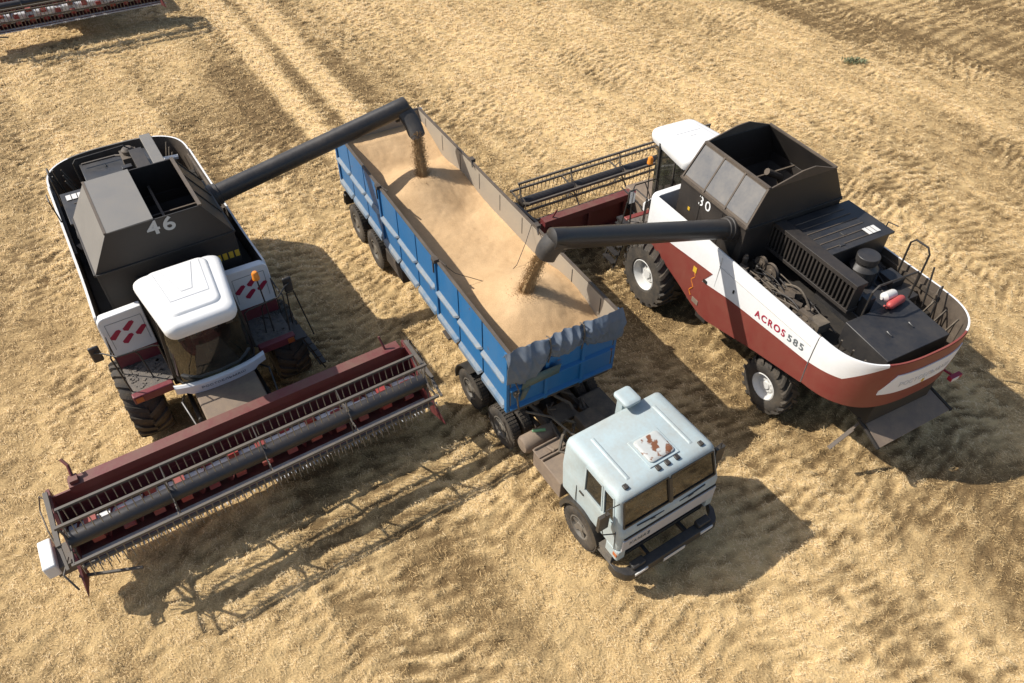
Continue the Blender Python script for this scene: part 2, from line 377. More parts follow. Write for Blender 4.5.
# ------------------------------------------------------------------ wheels
def wheel(parent, x, y, rad, w, rim, side, lug=None, rimmat='rimw', n=22):
    """side: +1 when the outer face looks towards +y; axle along y, hub centre at (x, y, rad)"""
    t = MB(); rl = rad - (.05 if lug else 0)
    h = w / 2
    t.lathe([(rim, -h * .78), (rim + .04, -h * .95), ((rim + rl) / 2, -h), (rl - .07, -h * .97), (rl - .02, -h * .80), (rl, -h * .45), (rl, h * .45), (rl - .02, h * .80), (rl - .07, h * .97), ((rim + rl) / 2, h), (rim + .04, h * .95), (rim, h * .78)], (0, 0, 0), (0, 1, 0), 44, 0)
    if lug == 'ag':
        for sgn in (-1, 1):
            for k in range(n):
                t0 = 2 * PI * (k + (.5 if sgn > 0 else 0)) / n; dt = 2 * PI / n * .85; th = 2 * PI / n * .22
                def P(r, a, ang): return Vector((r * math.cos(ang), a, r * math.sin(ang)))
                rows = []
                for fr, rr in ((-.04, 0), (.45, .0), (.85, -.012), (1.0, -.05)):
                    a = sgn * h * fr; an = t0 + dt * max(fr, 0)
                    rows.append([P(rl + rr - .03, a, an - th), P(rad + rr, a, an - th * .8), P(rad + rr, a, an + th * .8), P(rl + rr - .03, a, an + th)])
                t.rings(rows, 0)
    else:
        for k in range(40):   # road tread blocks
            an = 2 * PI * k / 40
            for a0 in (-.62, -.2, .22, .64):
                q = Matrix.Rotation(-an, 3, 'Y') @ Vector((rl + .004, 0, 0)); t.box((q.x, a0 * h, q.z), (.02, h * .34, rl * .105), 0, Matrix.Rotation(-an, 3, 'Y'))
    o = t.build('wheel', 'tyre', parent, loc=(x, y, rad), smooth=40)
    r = MB(); s = side
    if lug == 'ag':
        r.lathe([(rim + .01, s * h * .86), (rim - .015, s * h * .90), (rim - .05, s * h * .72), (rim - .07, s * h * .35), (rim * .62, s * h * .30), (rim * .55, s * h * .42), (rim * .30, s * h * .42), (rim * .28, s * h * .55), (rim * .2, s * h * .56), (.001, s * h * .56)], (0, 0, 0), (0, 1, 0), 36)
        for k in range(8):
            an = 2 * PI * k / 8; r.lathe([(.001, s * h * .47), (.022, s * h * .47), (.022, s * h * .40)], (math.cos(an) * rim * .42, 0, math.sin(an) * rim * .42), (0, 1, 0), 6)
    else:
        r.lathe([(rim + .01, s * h * .84), (rim - .02, s * h * .88), (rim - .045, s * h * .5), (rim * .72, s * h * .2), (rim * .5, s * h * .1), (rim * .44, s * h * .62), (rim * .34, s * h * .78), (.001, s * h * .78)], (0, 0, 0), (0, 1, 0), 30)
        for k in range(5):
            an = 2 * PI * k / 5 + .3; r.bar((math.cos(an) * rim * .42, s * h * .45, math.sin(an) * rim * .42), (math.cos(an) * rim * .95, s * h * .50, math.sin(an) * rim * .95), .10, .06, 0, up=(0, 1, 0))
    r.lathe([(rim - .05, -s * h * .7), (rim - .06, s * h * .1), (.001, s * h * .05)], (0, 0, 0), (0, 1, 0), 24)
    r.build('rim', rimmat, o)
    return o
# ------------------------------------------------------------------ combine harvester
def se_rear(t, hw=1.68, x0=-5.2, a=1.3, n=2.8):
    """rounded tail in plan: t runs -1 (right) .. 1 (left)"""
    an = t * PI / 2; s, c = math.sin(an), math.cos(an)
    return x0 - a * abs(c) ** (2 / n), hw * math.copysign(abs(s) ** (2 / n), s)

def interp(x, pts):
    for (x0, z0), (x1, z1) in zip(pts, pts[1:]):
        if (x0 - x) * (x1 - x) <= 0: return z0 + (z1 - z0) * (x - x0) / (x1 - x0) if x1 != x0 else z1
    return pts[0][1] if abs(x - pts[0][0]) < abs(x - pts[-1][0]) else pts[-1][1]

ZTOP = 3.13
Z_BOT = [(.3, 1.80), (.05, 1.78), (-.49, 1.61), (-1.21, 1.38), (-1.62, 1.22), (-2.0, 1.12), (-2.3, 1.13), (-2.75, 1.25), (-3.88, 1.55), (-5.2, 1.84), (-6.0, 1.93), (-6.6, 1.95)]
Z_MID = [(.3, 2.22), (-.6, 2.30), (-1.905, 2.445), (-1.91, 2.07), (-2.89, 2.25), (-5.2, 2.45), (-5.9, 2.60), (-6.4, ZTOP - .01), (-6.6, ZTOP - .01)]

def shell(path, low, name, parent, rimmat='white'):
    """skin panel following path of (x, y, nx, ny): lower colour, upper white, dusty inside"""
    mb = MB(); cols = []
    for x, y, nx, ny in path:
        zb, zm = interp(x, Z_BOT), interp(x, Z_MID)
        bul = lambda z: .03 * math.sin(PI * (z - zb) / (ZTOP - zb))
        out = [(x + nx * bul(z), y + ny * bul(z), z) for z in (zb, zb + (zm - zb) * .5, zm)]
        out += [(x + nx * bul(z), y + ny * bul(z), z) for z in (zm + (ZTOP - zm) * .5, ZTOP - .04)] + [(x - nx * .012, y - ny * .012, ZTOP)]
        out += [(x - nx * .05, y - ny * .05, ZTOP - .004), (x - nx * .05, y - ny * .05, zb)]
        cols.append(out)
    n = len(cols[0]); o = len(mb.v)
    for c in cols: mb.v += c
    ms = [0, 0, 1, 1, 3, 3, 2, 2]
    for i in range(len(cols) - 1):
        for j in range(n):
            k = (j + 1) % n
            mb.f.append((o + i * n + j, o + i * n + k, o + (i + 1) * n + k, o + (i + 1) * n + j)); red_ = cols[i][2][2] > ZTOP - .06 and cols[i + 1][2][2] > ZTOP - .06; mb.m.append(0 if ms[j] == 1 and red_ else (1 if ms[j] == 3 and not red_ else ms[j]))
    mb.f.append(tuple(range(n))); mb.m.append(1); mb.f.append(tuple(o + (len(cols) - 1) * n + j for j in range(n))); mb.m.append(1)
    return mb.build(name, [low, 'white', 'flapframe', rimmat], parent, smooth=50)

def trap_slab(mb, q, th, m=0):
    q = [Vector(p) for p in q]; nrm = (q[1] - q[0]).cross(q[3] - q[0]).normalized() * th
    mb.hexa(q, [p + nrm for p in q], m)

def rrect(x0, x1, h0, h1, z, r=.16, k=5):
    """rounded outline in plan, rear half-width h0, front half-width h1"""
    P = []
    cs = [(x1 - r, h1 - r, 0), (x0 + r, h0 - r, 90), (x0 + r, -h0 + r, 180), (x1 - r, -h1 + r, 270)]
    for cx, cy, a in cs:
        for i in range(k + 1):
            an = R(a + 90 * i / k); P.append((cx + r * math.cos(an), cy + r * math.sin(an), z))
    return P

def make_combine(label, loc, yaw, low, number, tip, spout_end, covered):
    rr = random.Random(7 if covered else 8)
    t = thing('combine_harvester', label, 'combine harvester', loc, R(yaw), 'combine harvesters working the field')
    inv = (Matrix.Translation(Vector(loc)) @ Matrix.Rotation(R(yaw), 4, 'Z')).inverted()
    # --- body core and axles
    c = MB()
    c.prism([(-.2, 1.2), (-.2, 1.95), (-6.1, 2.2), (-6.2, 2.12), (-4.9, 1.72), (-3.2, 1.1), (-1.4, .9)], lambda u, v, w: (u, w, v), -1.05, 1.05)
    c.prism([(-.2, 1.95), (-.2, 2.55), (-5.3, 2.5), (-5.3, 2.12), (-3.0, 1.9)], lambda u, v, w: (u, w, v), -1.64, 1.64); c.mm((-6.0, -1.2, 2.2), (-5.3, 1.2, 2.49))
    c.bar((0, -1.2, .9), (0, 1.2, .9), .3); c.bar((-4.28, -1.05, .72), (-4.28, 1.05, .72), .22); c.mm((-4.5, -.2, .7), (-4.1, .2, 1.6))
    c.mm((-.5, -.9, .75), (.35, .9, 1.75)); c.mm((-2.1, -1.5, .75), (-1.7, 1.5, 1.1)); c.mm((-3.0, 1.25, 1.0), (-2.75, 1.5, 1.5)); c.mm((-1.6, 1.2, .95), (-1.25, 1.48, 1.4))
    c.build('machine_body', 'core', t, .03)
    for s in (-1, 1):
        wheel(t, .38 if covered else 0, s * 1.57, .90, .72, .42, s, 'ag', n=20); wheel(t, -4.28, s * 1.32, .70, .48, .33, s, 'ag', n=17)
    # --- coloured skin
    for s in (1, -1):
        xs = [.24 - .02 * 0, 0, -.25, -.49, -.8, -1.21, -1.62, -1.9, -1.906, -1.912, -2.0, -2.3, -2.75, -3.3, -3.88, -4.4, -4.8, -5.185]
        sp = shell([(x, s * (1.70 + .02 * max(0, x + 1)), 0, s) for x in xs], low, 'side_panel', t)
        a = MB(); yy = s * 1.735
        a.prism([(-1.905, 2.08), (-1.905, 2.447), (-2.16, 2.47)], lambda u, v, w: (u, w, v), yy - .02 * s, yy, 0); a.build('colour_flash', low, sp, smooth=0)
        if s == 1 and not covered:
            ya = 1.734
            def on(x, z): return (x, ya, z)
            text('lettering', 'ACROS', .235, 'textred', sp, on(-4.04, 2.54), (-1, 0, .13), (0, 0, 1), width=.88, space=1.3, bold=.004)
            text('lettering', '585', .225, 'textdark', sp, on(-4.77, 2.62), (-1, 0, .13), (0, 0, 1), width=.43, space=1.3, bold=.004)
            w = MB()
            w.mm((-1.66, 1.73, 2.12), (-1.54, 1.737, 2.27)); w.build('hazard_sticker', 'yellow', sp)
            w = MB(); w.tube([(-1.60 - .05 * math.sin(k * 1.1), 1.722, 2.10 - k * .055) for k in range(13)], .012, 5); w.build('strap', 'amber', sp)
            w = MB(); w.mm((-1.92, 1.71, 1.32), (-1.70, 1.722, 1.45)); w.build('sticker', 'drybox', sp)
            w = MB(); w.mm((-2.06, 1.72, 2.10), (-1.94, 1.75, 2.18)); w.mm((-2.9, 1.72, 2.47), (-2.87, 1.75, 2.55)); w.build('latch', 'black', sp)
        sm = MB()
        for x0, x1, z0, z1 in ((-2.3, -5.1, 2.80, 2.83), (-2.3, -2.32, 2.20, 3.05)): sm.bar((x0, s * 1.727, z0), (x1, s * 1.727, z1), .012, .008, up=(0, 1, 0))
        sm.build('panel_seam', 'textgrey', sp, smooth=0)
        fp = MB(); ya, yb = sorted((s * .86, s * 1.71))
        yi_, yo_ = s * .86, s * 1.72
        fp.prism([(yi_, 2.12), (yo_, 2.12)] + [(s * (1.58 + .14 * math.cos(R(a_))), ZTOP - .16 + .16 * math.sin(R(a_))) for a_ in range(0, 91, 15)] + [(yi_, ZTOP + .02)], lambda u, v, w: (w, u, v), .20, .38, 1); fp.mm((.20, ya, 1.70), (.372, yb, 2.118), 0)
        fpo = fp.build('front_panel', [low, 'white'], t, .015)
        d = MB(); yc = s * 1.27
        for dy, dz in ((-.235, .03), (.05, .15), (-.05, -.15), (.235, -.04)):
            u = [(-.11, -.07), (-.04, -.11), (.125, .06), (.10, .11), (.045, .115), (-.12, -.02)]
            d.prism([(p + dy, q + dz) for p, q in u], lambda u_, v_, w_: (w_, yc + u_, 2.62 + v_), .382, .386)
        d.build('flag_decal', 'flag', fpo, smooth=0)
        l = MB()
        for a, b in (((-.34, .33), (.34, .33)), ((.34, .33), (.34, -.33)), ((-.34, -.33), (-.34, .33))): l.bar((.382, yc + a[0], 2.63 + a[1]), (.382, yc + b[0], 2.63 + b[1]), .008)
        l.build('hatch_seam', 'textdark', fpo, smooth=0)
    hood = shell([(*se_rear(k / 40), *(lambda v: (v.x, v.y))(Vector((-(abs(math.cos(k / 40 * PI / 2)) ** 1.1), math.sin(k / 40 * PI / 2))).normalized())) for k in range(-40, 41)], low, 'tail_hood', t, 'lid' if covered else 'red')
    # badge along the tail
    bd = MB(); n = 24; top, bot = [], []
    for k in range(n + 1):
        y = 1.06 - 2.10 * k / n
        x = -5.2 - 1.3 * (1 - abs(y / 1.68) ** 2.8) ** (1 / 2.8) - .034
        f = k / n
        zt = 2.46 + .38 * min(1, f / .12) if f < .5 else 2.84
        zb = 2.34 if f < .84 else 2.34 + .38 * (f - .84) / .16
        top.append((x, y, zt)); bot.append((x, y, zb))
    bd.rings([[top[k], bot[k], (bot[k][0] + .03, *bot[k][1:]), (top[k][0] + .03, *top[k][1:])] for k in range(n + 1)])
    bdo = bd.build('badge', 'badge', hood)
    tx = text('lettering', 'РОСТСЕЛЬМАШ', .17, 'textfaint', bdo, (0, 0, 2.55), (0, -1, 0), (0, 0, 1), width=1.35)
    for v in tx.data.vertices:
        y = v.co.y; v.co.x = -5.2 - 1.3 * (1 - abs(y / 1.68) ** 2.8) ** (1 / 2.8) - .036 - .003 * (1 if v.co.x < 0 else 0)
    ym = MB(); ym.mm((-6.545, -.03, 2.37), (-6.52, .03, 2.45)); ym.build('emblem', 'yellow', bdo)
    for y in (-1.15,):
        tl = MB(); tl.mm((-6.62, y - .16, 1.92), (-6.52, y + .16, 2.02), 0); tl.mm((-6.63, y - .05, 1.925), (-6.615, y + .15, 2.015), 1); tl.bar((-6.0, y + .1, 1.96), (-6.56, y, 1.97), .04, .04, 0); tl.build('tail_light', ['textred', 'plate'], t, .01)
    # chaff board below the tail
    cb = MB(); trap_slab(cb, [(-6.30, -1.10, 1.32), (-6.30, .82, 1.32), (-6.86, .86, 1.08), (-6.80, -1.25, 1.08)], .03)
    cb.build('chaff_board', 'drybox', t, .006)
    cf = MB()
    for a, b in (((-6.2, .88, 1.36), (-6.88, .90, 1.09)), ((-6.2, -1.14, 1.36), (-6.83, -1.29, 1.09)), ((-6.25, -1.2, 1.37), (-6.25, .92, 1.37)), ((-6.1, .7, 1.33), (-5.9, .7, 2.2)), ((-6.1, -.8, 1.33), (-5.9, -.8, 2.2))): cf.bar(a, b, .07)
    cf.mm((-6.4, -.9, 1.35), (-5.8, .9, 1.95)); cf.build('chopper_housing', 'core', t, .02)
    tb = MB(); tb.bar((-6.25, .42, 1.62), (-6.28, 1.06, 1.12), .05, .03); tb.bar((-6.285, 1.02, 1.15), (-6.27, 1.52, .78), .085, .02); tb.build('support_bar', 'flapframe', t)
    # --- grain tank
    g = MB(); X0, X1, H, Z0, ZF = -2.42, -.15, 1.36, 2.45, 3.78
    for a, b in (((X0, H - .04, Z0), (X1, H, ZF)), ((X0, -H, Z0), (X1, -H + .04, ZF)), ((X1 - .04, -H + .04, Z0), (X1, H - .04, ZF)), ((X0, -H + .04, Z0), (X0 + .04, H - .04, ZF))): g.mm(a, b)
    for s in (-1, 1):
        for x in (-.9, -1.65): g.mm((x - .02, s * H - .012, 2.6), (x + .02, s * H + .012, ZF - .02))
        g.bar((X0, s * (H + .01), ZF - .03), (X1, s * (H + .01), ZF - .03), .05)
    g.bar((X1 + .01, -H, ZF - .03), (X1 + .01, H, ZF - .03), .05); g.bar((X0 - .01, -H, ZF - .03), (X0 - .01, H, ZF - .03), .05)
    gt = g.build('grain_tank', 'tank', t, .006)
    hp = MB(); b0 = [(-2.36, -1.30, 3.55), (-.2, -1.30, 3.55), (-.2, 1.30, 3.55), (-2.36, 1.30, 3.55)]; b1 = [(-1.9, -.3, 2.75), (-.9, -.3, 2.75), (-.9, .3, 2.75), (-1.9, .3, 2.75)]
    hp.rings([b0, b1], cap=False); hp.add(b1, [(0, 1, 2, 3)]); hp.build('hopper', 'tankin', gt, smooth=0)
    pp = MB(); pp.tube([(-1.35, -.75, 3.3), (-1.3, -.5, 3.9), (-1.25, -.1, 4.12)], .08, 10); pp.build('filling_pipe', 'flapframe', gt)
    bb = MB(); bb.bar((-2.3, .25, 4.05), (-.25, .25, 4.05), .05); bb.bar((-1.2, -1.0, 4.0), (-1.2, 1.0, 4.0), .04); bb.build('tank_brace', 'flapframe', gt)
    TX0, TX1, TH, ZT = -2.34, -.22, .90, 4.53
    if not covered: TH, ZT = .93, 4.60
    A = dict(fl=(X1, H, ZF), fr=(X1, -H, ZF), rl=(X0, H, ZF), rr=(X0, -H, ZF), tfl=(TX1, TH, ZT), tfr=(TX1, -TH, ZT), trl=(TX0, TH, ZT), trr=(TX0, -TH, ZT))
    def flap(ks, mat): m_ = MB(); trap_slab(m_, [A[k] for k in ks], .03); return m_.build('tank_flap', mat, gt, .006)
    ff = flap(('fl', 'fr', 'tfr', 'tfl'), 'tank'); flap(('rr', 'rl', 'trl', 'trr'), 'tank')
    fr_ = flap(('fr', 'rr', 'trr', 'tfr'), 'lid' if covered else 'tank')
    flf = flap(('rl', 'fl', 'tfl', 'trl'), 'tank' if covered else 'flapframe')
    def onleft(f, h, off=.006):   # f 0 rear..1 front, h 0 bottom..1 top
        p = Vector(A['rl']).lerp(Vector(A['fl']), f); q = Vector(A['trl']).lerp(Vector(A['tfl']), f); nrm = Vector((0, ZT - ZF, H - TH)).normalized()
        return p.lerp(q, h) + nrm * off
    pn = MB()
    for k in range(3):
        f0, f1 = .02 + k * .325, .02 + k * .325 + .305
        if covered:
            pn.bar(onleft(f0, .03, .012), onleft(f0, .97, .012), .035, .03, up=(0, .5, 1))
        else: trap_slab(pn, [onleft(f0, .09, .016), onleft(f1, .09, .016), onleft(f1, .93, .016), onleft(f0, .93, .016)], .014)
    pn.build('flap_rib' if covered else 'flap_pane', 'tank' if covered else 'pane', flf, .004)
    rim = MB()
    rim.bar(A['trl'], A['tfl'], .07, .05); 
    rim.bar(A['trr'], A['tfr'], .05, .04)
    if not covered:
        rim.bar(onleft(-.01, .0, .01), onleft(1.01, .0, .01), .06, .05)
        for f in (0.005, .335, .66, .995): rim.bar(onleft(f, 0, .012), onleft(f, 1, .012), .04, .03, up=(0, .5, 1))
    rim.build('flap_edge', 'flapframe', gt)
    if not covered:
        for xx, k1, k2 in ((TX1, 'tfl', 'tfr'), (TX0, 'trl', 'trr')):
            gb = MB(); gb.prism([(-TH, ZT - .01), (TH, ZT - .01), (.1, ZT + .20), (-.25, ZT + .22)], lambda u, v, w: (w, u, v), xx - .015, xx + .015); gb.build('gable_flap', 'flapframe', gt)
    if covered:
        cv = MB(); cv.add([(TX0, -TH, ZT + .012), (TX1, -TH, ZT + .012), (TX1, .0, ZT + .03), (TX0, .0, ZT + .03), (TX0, -TH, ZT - .02), (TX1, -TH, ZT - .02), (TX1, .0, ZT), (TX0, .0, ZT)], [(0, 1, 2, 3), (7, 6, 5, 4), (0, 4, 5, 1), (1, 5, 6, 2), (2, 6, 7, 3), (3, 7, 4, 0)])
        cv.build('tank_cover', 'lid', gt, .006)
        if number:
            nx = Vector(A['tfl']).lerp(Vector(A['tfr']), .5) - Vector(A['fl']).lerp(Vector(A['fr']), .5)
            p = Vector(A['fl']).lerp(Vector(A['fr']), .5) + nx * .76 + Vector((nx.z, 0, -nx.x)).normalized() * .010
            text('lettering', number, .40, 'textgrey', ff, p + Vector((0, .08, 0)), (0, 1, 0), nx, width=.54, bold=.008, space=1.2)
        hz = MB()
        for k in range(4): hz.mm((X1, .86 + k * .13, 3.14), (X1 + .006, .95 + k * .13, 3.30))
        hz.build('hazard_sticker', 'yellow', gt)
    elif number:
        text('lettering', number, .34, 'textwhite', gt, (-1.05, H + .006, 3.56), (-1, 0, -.0), (0, 0, 1), width=.40, bold=0, space=1.2)
        hz = MB(); hz.mm((-.62, H + .002, 3.12), (-.55, H + .012, 3.20)); hz.build('hazard_sticker', 'yellow', gt)
    # --- engine deck, grille, machinery in the open top
    DW = 1.42 if covered else 1.58
    dk = MB(); dk.mm((-3.72, -DW, 2.95), (-2.46, .28, 3.60)); dk.mm((-3.78, -DW - .04, 3.58), (-2.44, .27, 3.63))
    for k in range(6): dk.mm((-3.62 + k * .19, -1.25, 3.625), (-3.595 + k * .19, .18, 3.645), 1)
    dk.mm((-3.4, -.62, 3.62), (-3.28, -.5, 3.65)); dk.mm((-3.66, -.30, 3.62), (-3.60, -.16, 3.65))
    dko = dk.build('engine_deck', ['deck', 'flapframe'], t, .006)
    st = MB()
    for k in range(3): st.mm((-3.62 , -1.36 + k * .12, 3.645), (-3.40, -1.26 + k * .12, 3.649))
    st.build('sticker', 'plate', dko)
    gr = MB(); gr.mm((-4.80, .30, 3.02), (-2.44, .44, 3.66)); gr.mm((-4.82, .28, 3.60), (-2.42, .575, 3.70)); gr.mm((-4.82, .28, 2.98), (-2.42, .575, 3.06))
    for k in range(24): x = -4.80 + k * .1024; gr.mm((x, .43, 3.04), (x + .045, .565, 3.62))
    gr.build('grille', 'tank', t, .006)
    hb_ = MB()
    hb_.hexa([(-6.18, -.86, 2.5), (-5.05, -.86, 2.5), (-5.05, .84, 2.5), (-6.18, .84, 2.5)], [(-6.18, -.86, 2.97), (-5.05, -.86, 3.06), (-5.05, .84, 3.06), (-6.18, .84, 2.97)])
    for y in (-.3, .3): hb_.bar((-5.75, y, 3.03), (-5.6, y, 3.05), .03, .03)
    hb_.build('straw_hood', 'deck', t, .02)
    eg = MB(); eg.mm((-5.0, -1.4, 2.5), (-3.8, .28, 2.86))
    eg.lathe([(.001, 0), (.30, 0), (.30, .38), (.22, .48), (.22, .52), (.24, .53), (.24, .68), (.001, .70)], (-4.05, -.62, 2.86), (0, 0, 1), 24)
    eg.tube([(-4.05, -.3, 3.1), (-3.95, .0, 3.25), (-3.8, .1, 3.3)], .07, 10); eg.tube([(-4.3, -.1, 2.9), (-4.2, .05, 3.3), (-3.8, .12, 3.4)], .05, 8)
    eg.mm((-4.75, -.1, 2.86), (-4.3, .2, 3.12)); eg.mm((-4.95, .0, 2.86), (-4.78, .24, 3.30)); eg.mm((-4.6, -1.35, 2.86), (-4.2, -1.0, 3.05))
    eg.build('engine', 'deck', t, .02)
    cl = MB()     # pipes, belts and brackets in both side channels
    for side in (1, -1):
        for k in range(34):   # routed hoses: long smooth runs with a bow at the ends
            xa = rr.uniform(-3.6, -2.4); L_ = rr.uniform(.5, 1.7); y = rr.uniform(.72, 1.5); z = 2.56 + rr.random() * .34; ar = rr.uniform(.02, .22); wv = rr.uniform(-.14, .14); ph = rr.uniform(.6, 1.6)
            w = [Vector((xa - L_ * f, side * min(1.56, max(.66, y + wv * math.sin(PI * ph * f))), min(3.12, z + ar * math.sin(PI * f) - .08 * f))) for f in [q / 12 for q in range(13)]]
            cl.tube(w, rr.choice((.012, .014, .018, .024)), 6, rr.choice((0, 0, 2, 2, 1)))
        for k in range(22):   # pumps, filters and valve blocks
            x = rr.uniform(-5.0, -2.5); y = side * rr.uniform(.75, 1.45); r_ = rr.uniform(.04, .10); h_ = rr.uniform(.12, .3)
            ax_ = rr.choice(((0, 0, 1), (1, .2, 0), (0, 1, 0)))
            cl.lathe([(.001, 0), (r_ * .8, 0), (r_, .02), (r_, h_ * .8), (r_ * .6, h_ * .85), (r_ * .6, h_), (.001, h_)], (x, y, 2.58 + rr.random() * .25), ax_, 14, rr.choice((1, 2)))
        for k in range(16):
            x = rr.uniform(-5.0, -2.4); y = side * rr.uniform(.75, 1.5); cl.box((x, y, 2.62 + rr.random() * .2), (rr.uniform(.08, .3), rr.uniform(.08, .25), rr.uniform(.1, .3)), 1, Matrix.Rotation(rr.random(), 3, 'Z'))
        cl.bar((-5.3, side * 1.62, 2.9), (-2.3, side * 1.62, 2.95), .05, .10, 1)
    for x in (-5.3, -5.6, -5.9):
        for s in (-1, 1): cl.bar((x, s * 1.1, 2.5), (x - .1, s * 1.28, 3.05), .03)
    cl.mm((-4.85, 1.0, 2.7), (-4.55, 1.3, 2.95), 0)
    cl.build('pipes_and_brackets', ['hose', 'clutter', 'black'], t, smooth=40)
    for (x, z, r) in ((-2.75, 2.95, .16), (-3.05, 2.92, .20), (-3.0, 2.65, .12), (-2.55, 2.72, .15)):
        p = MB(); p.lathe([(.001, .0), (r * .3, 0), (r * .35, -.02), (r * .8, -.02), (r, .01), (r * .93, -.03), (r, -.07), (.001, -.07)], (x, 1.0, z), (0, 1, 0), 24); p.build('pulley', 'clutter', t)
    # rails round the engine
    for pts, r_ in (([(-4.30, -1.5, 2.9), (-4.27, -1.5, 3.72), (-4.36, -1.5, 3.84), (-4.66, -1.5, 3.84), (-4.75, -1.5, 3.72), (-4.78, -1.5, 2.9)], .022),
                    ([(-5.05, -.95, 3.0), (-5.02, -.95, 3.62), (-5.02, -.88, 3.70), (-5.02, .22, 3.74), (-5.02, .34, 3.62), (-5.03, .36, 3.0)], .022),
                    ([(-5.2, -1.35, 2.7), (-5.0, -1.42, 3.6)], .02), ([(-5.45, -1.35, 2.6), (-5.3, -1.5, 3.3)], .02), ([(-3.5, -1.66, 3.1), (-3.5, -1.7, 3.68), (-3.75, -1.7, 3.72)], .015)):
        hr = MB(); hr.tube(pts, r_, 8); hr.build('guard_rail', 'black', t)
    if covered:
        bm_ = MB(); bm_.bar((-2.44, .74, 3.80), (-5.55, .80, 3.58), .26, .10); bm_.bar((-4.5, .8, 3.6), (-4.5, .8, 2.6), .08); bm_.bar((-5.4, .8, 3.55), (-5.4, .8, 2.6), .08)
        bm_.build('intake_duct', 'lid', t, .012)
        ft = MB(); ft.mm((-5.6, .10, 3.0), (-5.1, .5, 3.35)); ft.lathe([(.001, 0), (.14, 0), (.16, .1), (.10, .16), (.001, .17)], (-5.35, .3, 3.35), (0, 0, 1), 16); ft.tube([(-5.6, .2, 3.2), (-5.9, .0, 3.1), (-5.9, -.8, 3.1)], .03, 8); ft.build('filter_unit', 'clutter', t, .015)
        wb = MB(); wb.bar((-5.2, .75, 3.05), (-5.1, 1.35, 3.05), .14, .06); wb.build('bracket', 'plate', t)
    # --- unloading auger
    base = Vector((-2.02, 1.45, 3.55)); tip = Vector(tip); d = (tip - base).normalized(); se = inv @ Vector(spout_end)
    au = MB(); au.lathe([(.215, 0), (.215, (tip - base).length - .35), (.22, (tip - base).length - .34), (.22, (tip - base).length - .02), (.12, (tip - base).length + .03), (.001, (tip - base).length + .03)], base, d, 28)
    au.lathe([(.001, -.30), (.24, -.28), (.27, -.12), (.27, .05), (.245, .06), (.245, .14), (.215, .15)], base, d, 28)
    aug = au.build('unloading_auger', 'auger', t)
    bo = MB(); bo.tube([(-2.02, 1.18, 2.5), (-2.02, 1.2, 3.2), (-2.02, 1.32, 3.5), base], .27, 20); bo.box((-2.02, 1.2, 3.1), (.34, .42, .12)); bo.build('auger_elbow', 'tank', aug)
    sp = MB(); a0 = tip - d * .17
    dn = (se - a0).normalized(); u = Vector((d.y, -d.x, 0)).normalized(); rs = []
    for k in range(6):
        f = k / 5; p = a0.lerp(se, f) + d * .05 * math.sin(PI * f)
        ax = dn; w = u; q = ax.cross(w).normalized(); wr = .235 * (1 - .15 * f); hr2 = .225 * (1 - .15 * f)
        rs.append([p + w * wr * math.copysign(abs(math.cos(2 * PI * i / 16)) ** .7, math.cos(2 * PI * i / 16)) + q * hr2 * math.copysign(abs(math.sin(2 * PI * i / 16)) ** .7, math.sin(2 * PI * i / 16)) for i in range(16)])
    sp.rings(rs, 0, False); sp.rings([[Vector(p).lerp(sum((Vector(v) for v in r), Vector()) / 16, .06) for p in r] for r in rs], 0, False)
    sp.build('spout', 'rubber', aug)
    lm = MB(); lm.box(a0 - d * .12 + Vector((0, 0, -.26)), (.10, .10, .10)); lm.build('work_lamp', 'plastic', aug, .01)
    # --- cab
    B = [(.32, .80), (1.28, .82), (1.54, .74), (1.655, .40), (1.68, 0)]; T_ = [(.36, .76), (1.58, .68), (1.80, .58), (1.92, .30), (1.95, 0)]
    Bl = B + [(x, -y) for x, y in B[-2::-1]]; Tl = T_ + [(x, -y) for x, y in T_[-2::-1]]
    ZB, ZC = 1.86, 3.58
    cab = MB(); cab.prism(Bl, lambda u, v, w: (u, v, w), ZB - .12, ZB); cab.mm((-.10, -.74, ZB), (.33, .74, 3.46)); cab.mm((.29, -.80, ZB), (.35, .80, 3.5))
    for i in (0, 1, 7, 8): cab.bar((*Bl[i], ZB), (*Tl[i], ZC), .10 if i in (1, 7) else .06, .06)
    cab.bar((.75, .8, ZB), (.9, .73, ZC), .04); cab.bar((.75, -.8, ZB), (.9, -.73, ZC), .04)
    cab = cab.build('cab', 'plastic', t, .008)
    wsd = MB(); n = 8; rs = []
    for k in range(n + 1):
        f = k / n; rs.append([Vector((*Bl[i], ZB + .02)).lerp(Vector((*Tl[i], ZC)), f) + Vector((.05 * math.sin(PI * f), 0, 0)) for i in range(1, 8)])
    wsd.rings(rs, 0, False, False); wsd.build('windscreen', 'glass', cab, smooth=60)
    for s, i in ((1, 0), (-1, 8)):
        j = 1 if i == 0 else 7; w = MB(); w.add([(*Bl[i], ZB + .02), (*Bl[j], ZB + .02), (*Tl[j], ZC), (*Tl[i], ZC)], [(0, 1, 2, 3)]); w.build('side_window', 'glass', cab)
    se_ = MB(); se_.mm((.55, -.26, 2.1), (1.0, .26, 2.4)); se_.hexa([(.42, -.25, 2.35), (.56, -.25, 2.35), (.56, .25, 2.35), (.42, .25, 2.35)], [(.38, -.22, 3.05), (.46, -.22, 3.05), (.46, .22, 3.05), (.38, .22, 3.05)]); se_.build('seat', 'cloth', cab, .05)
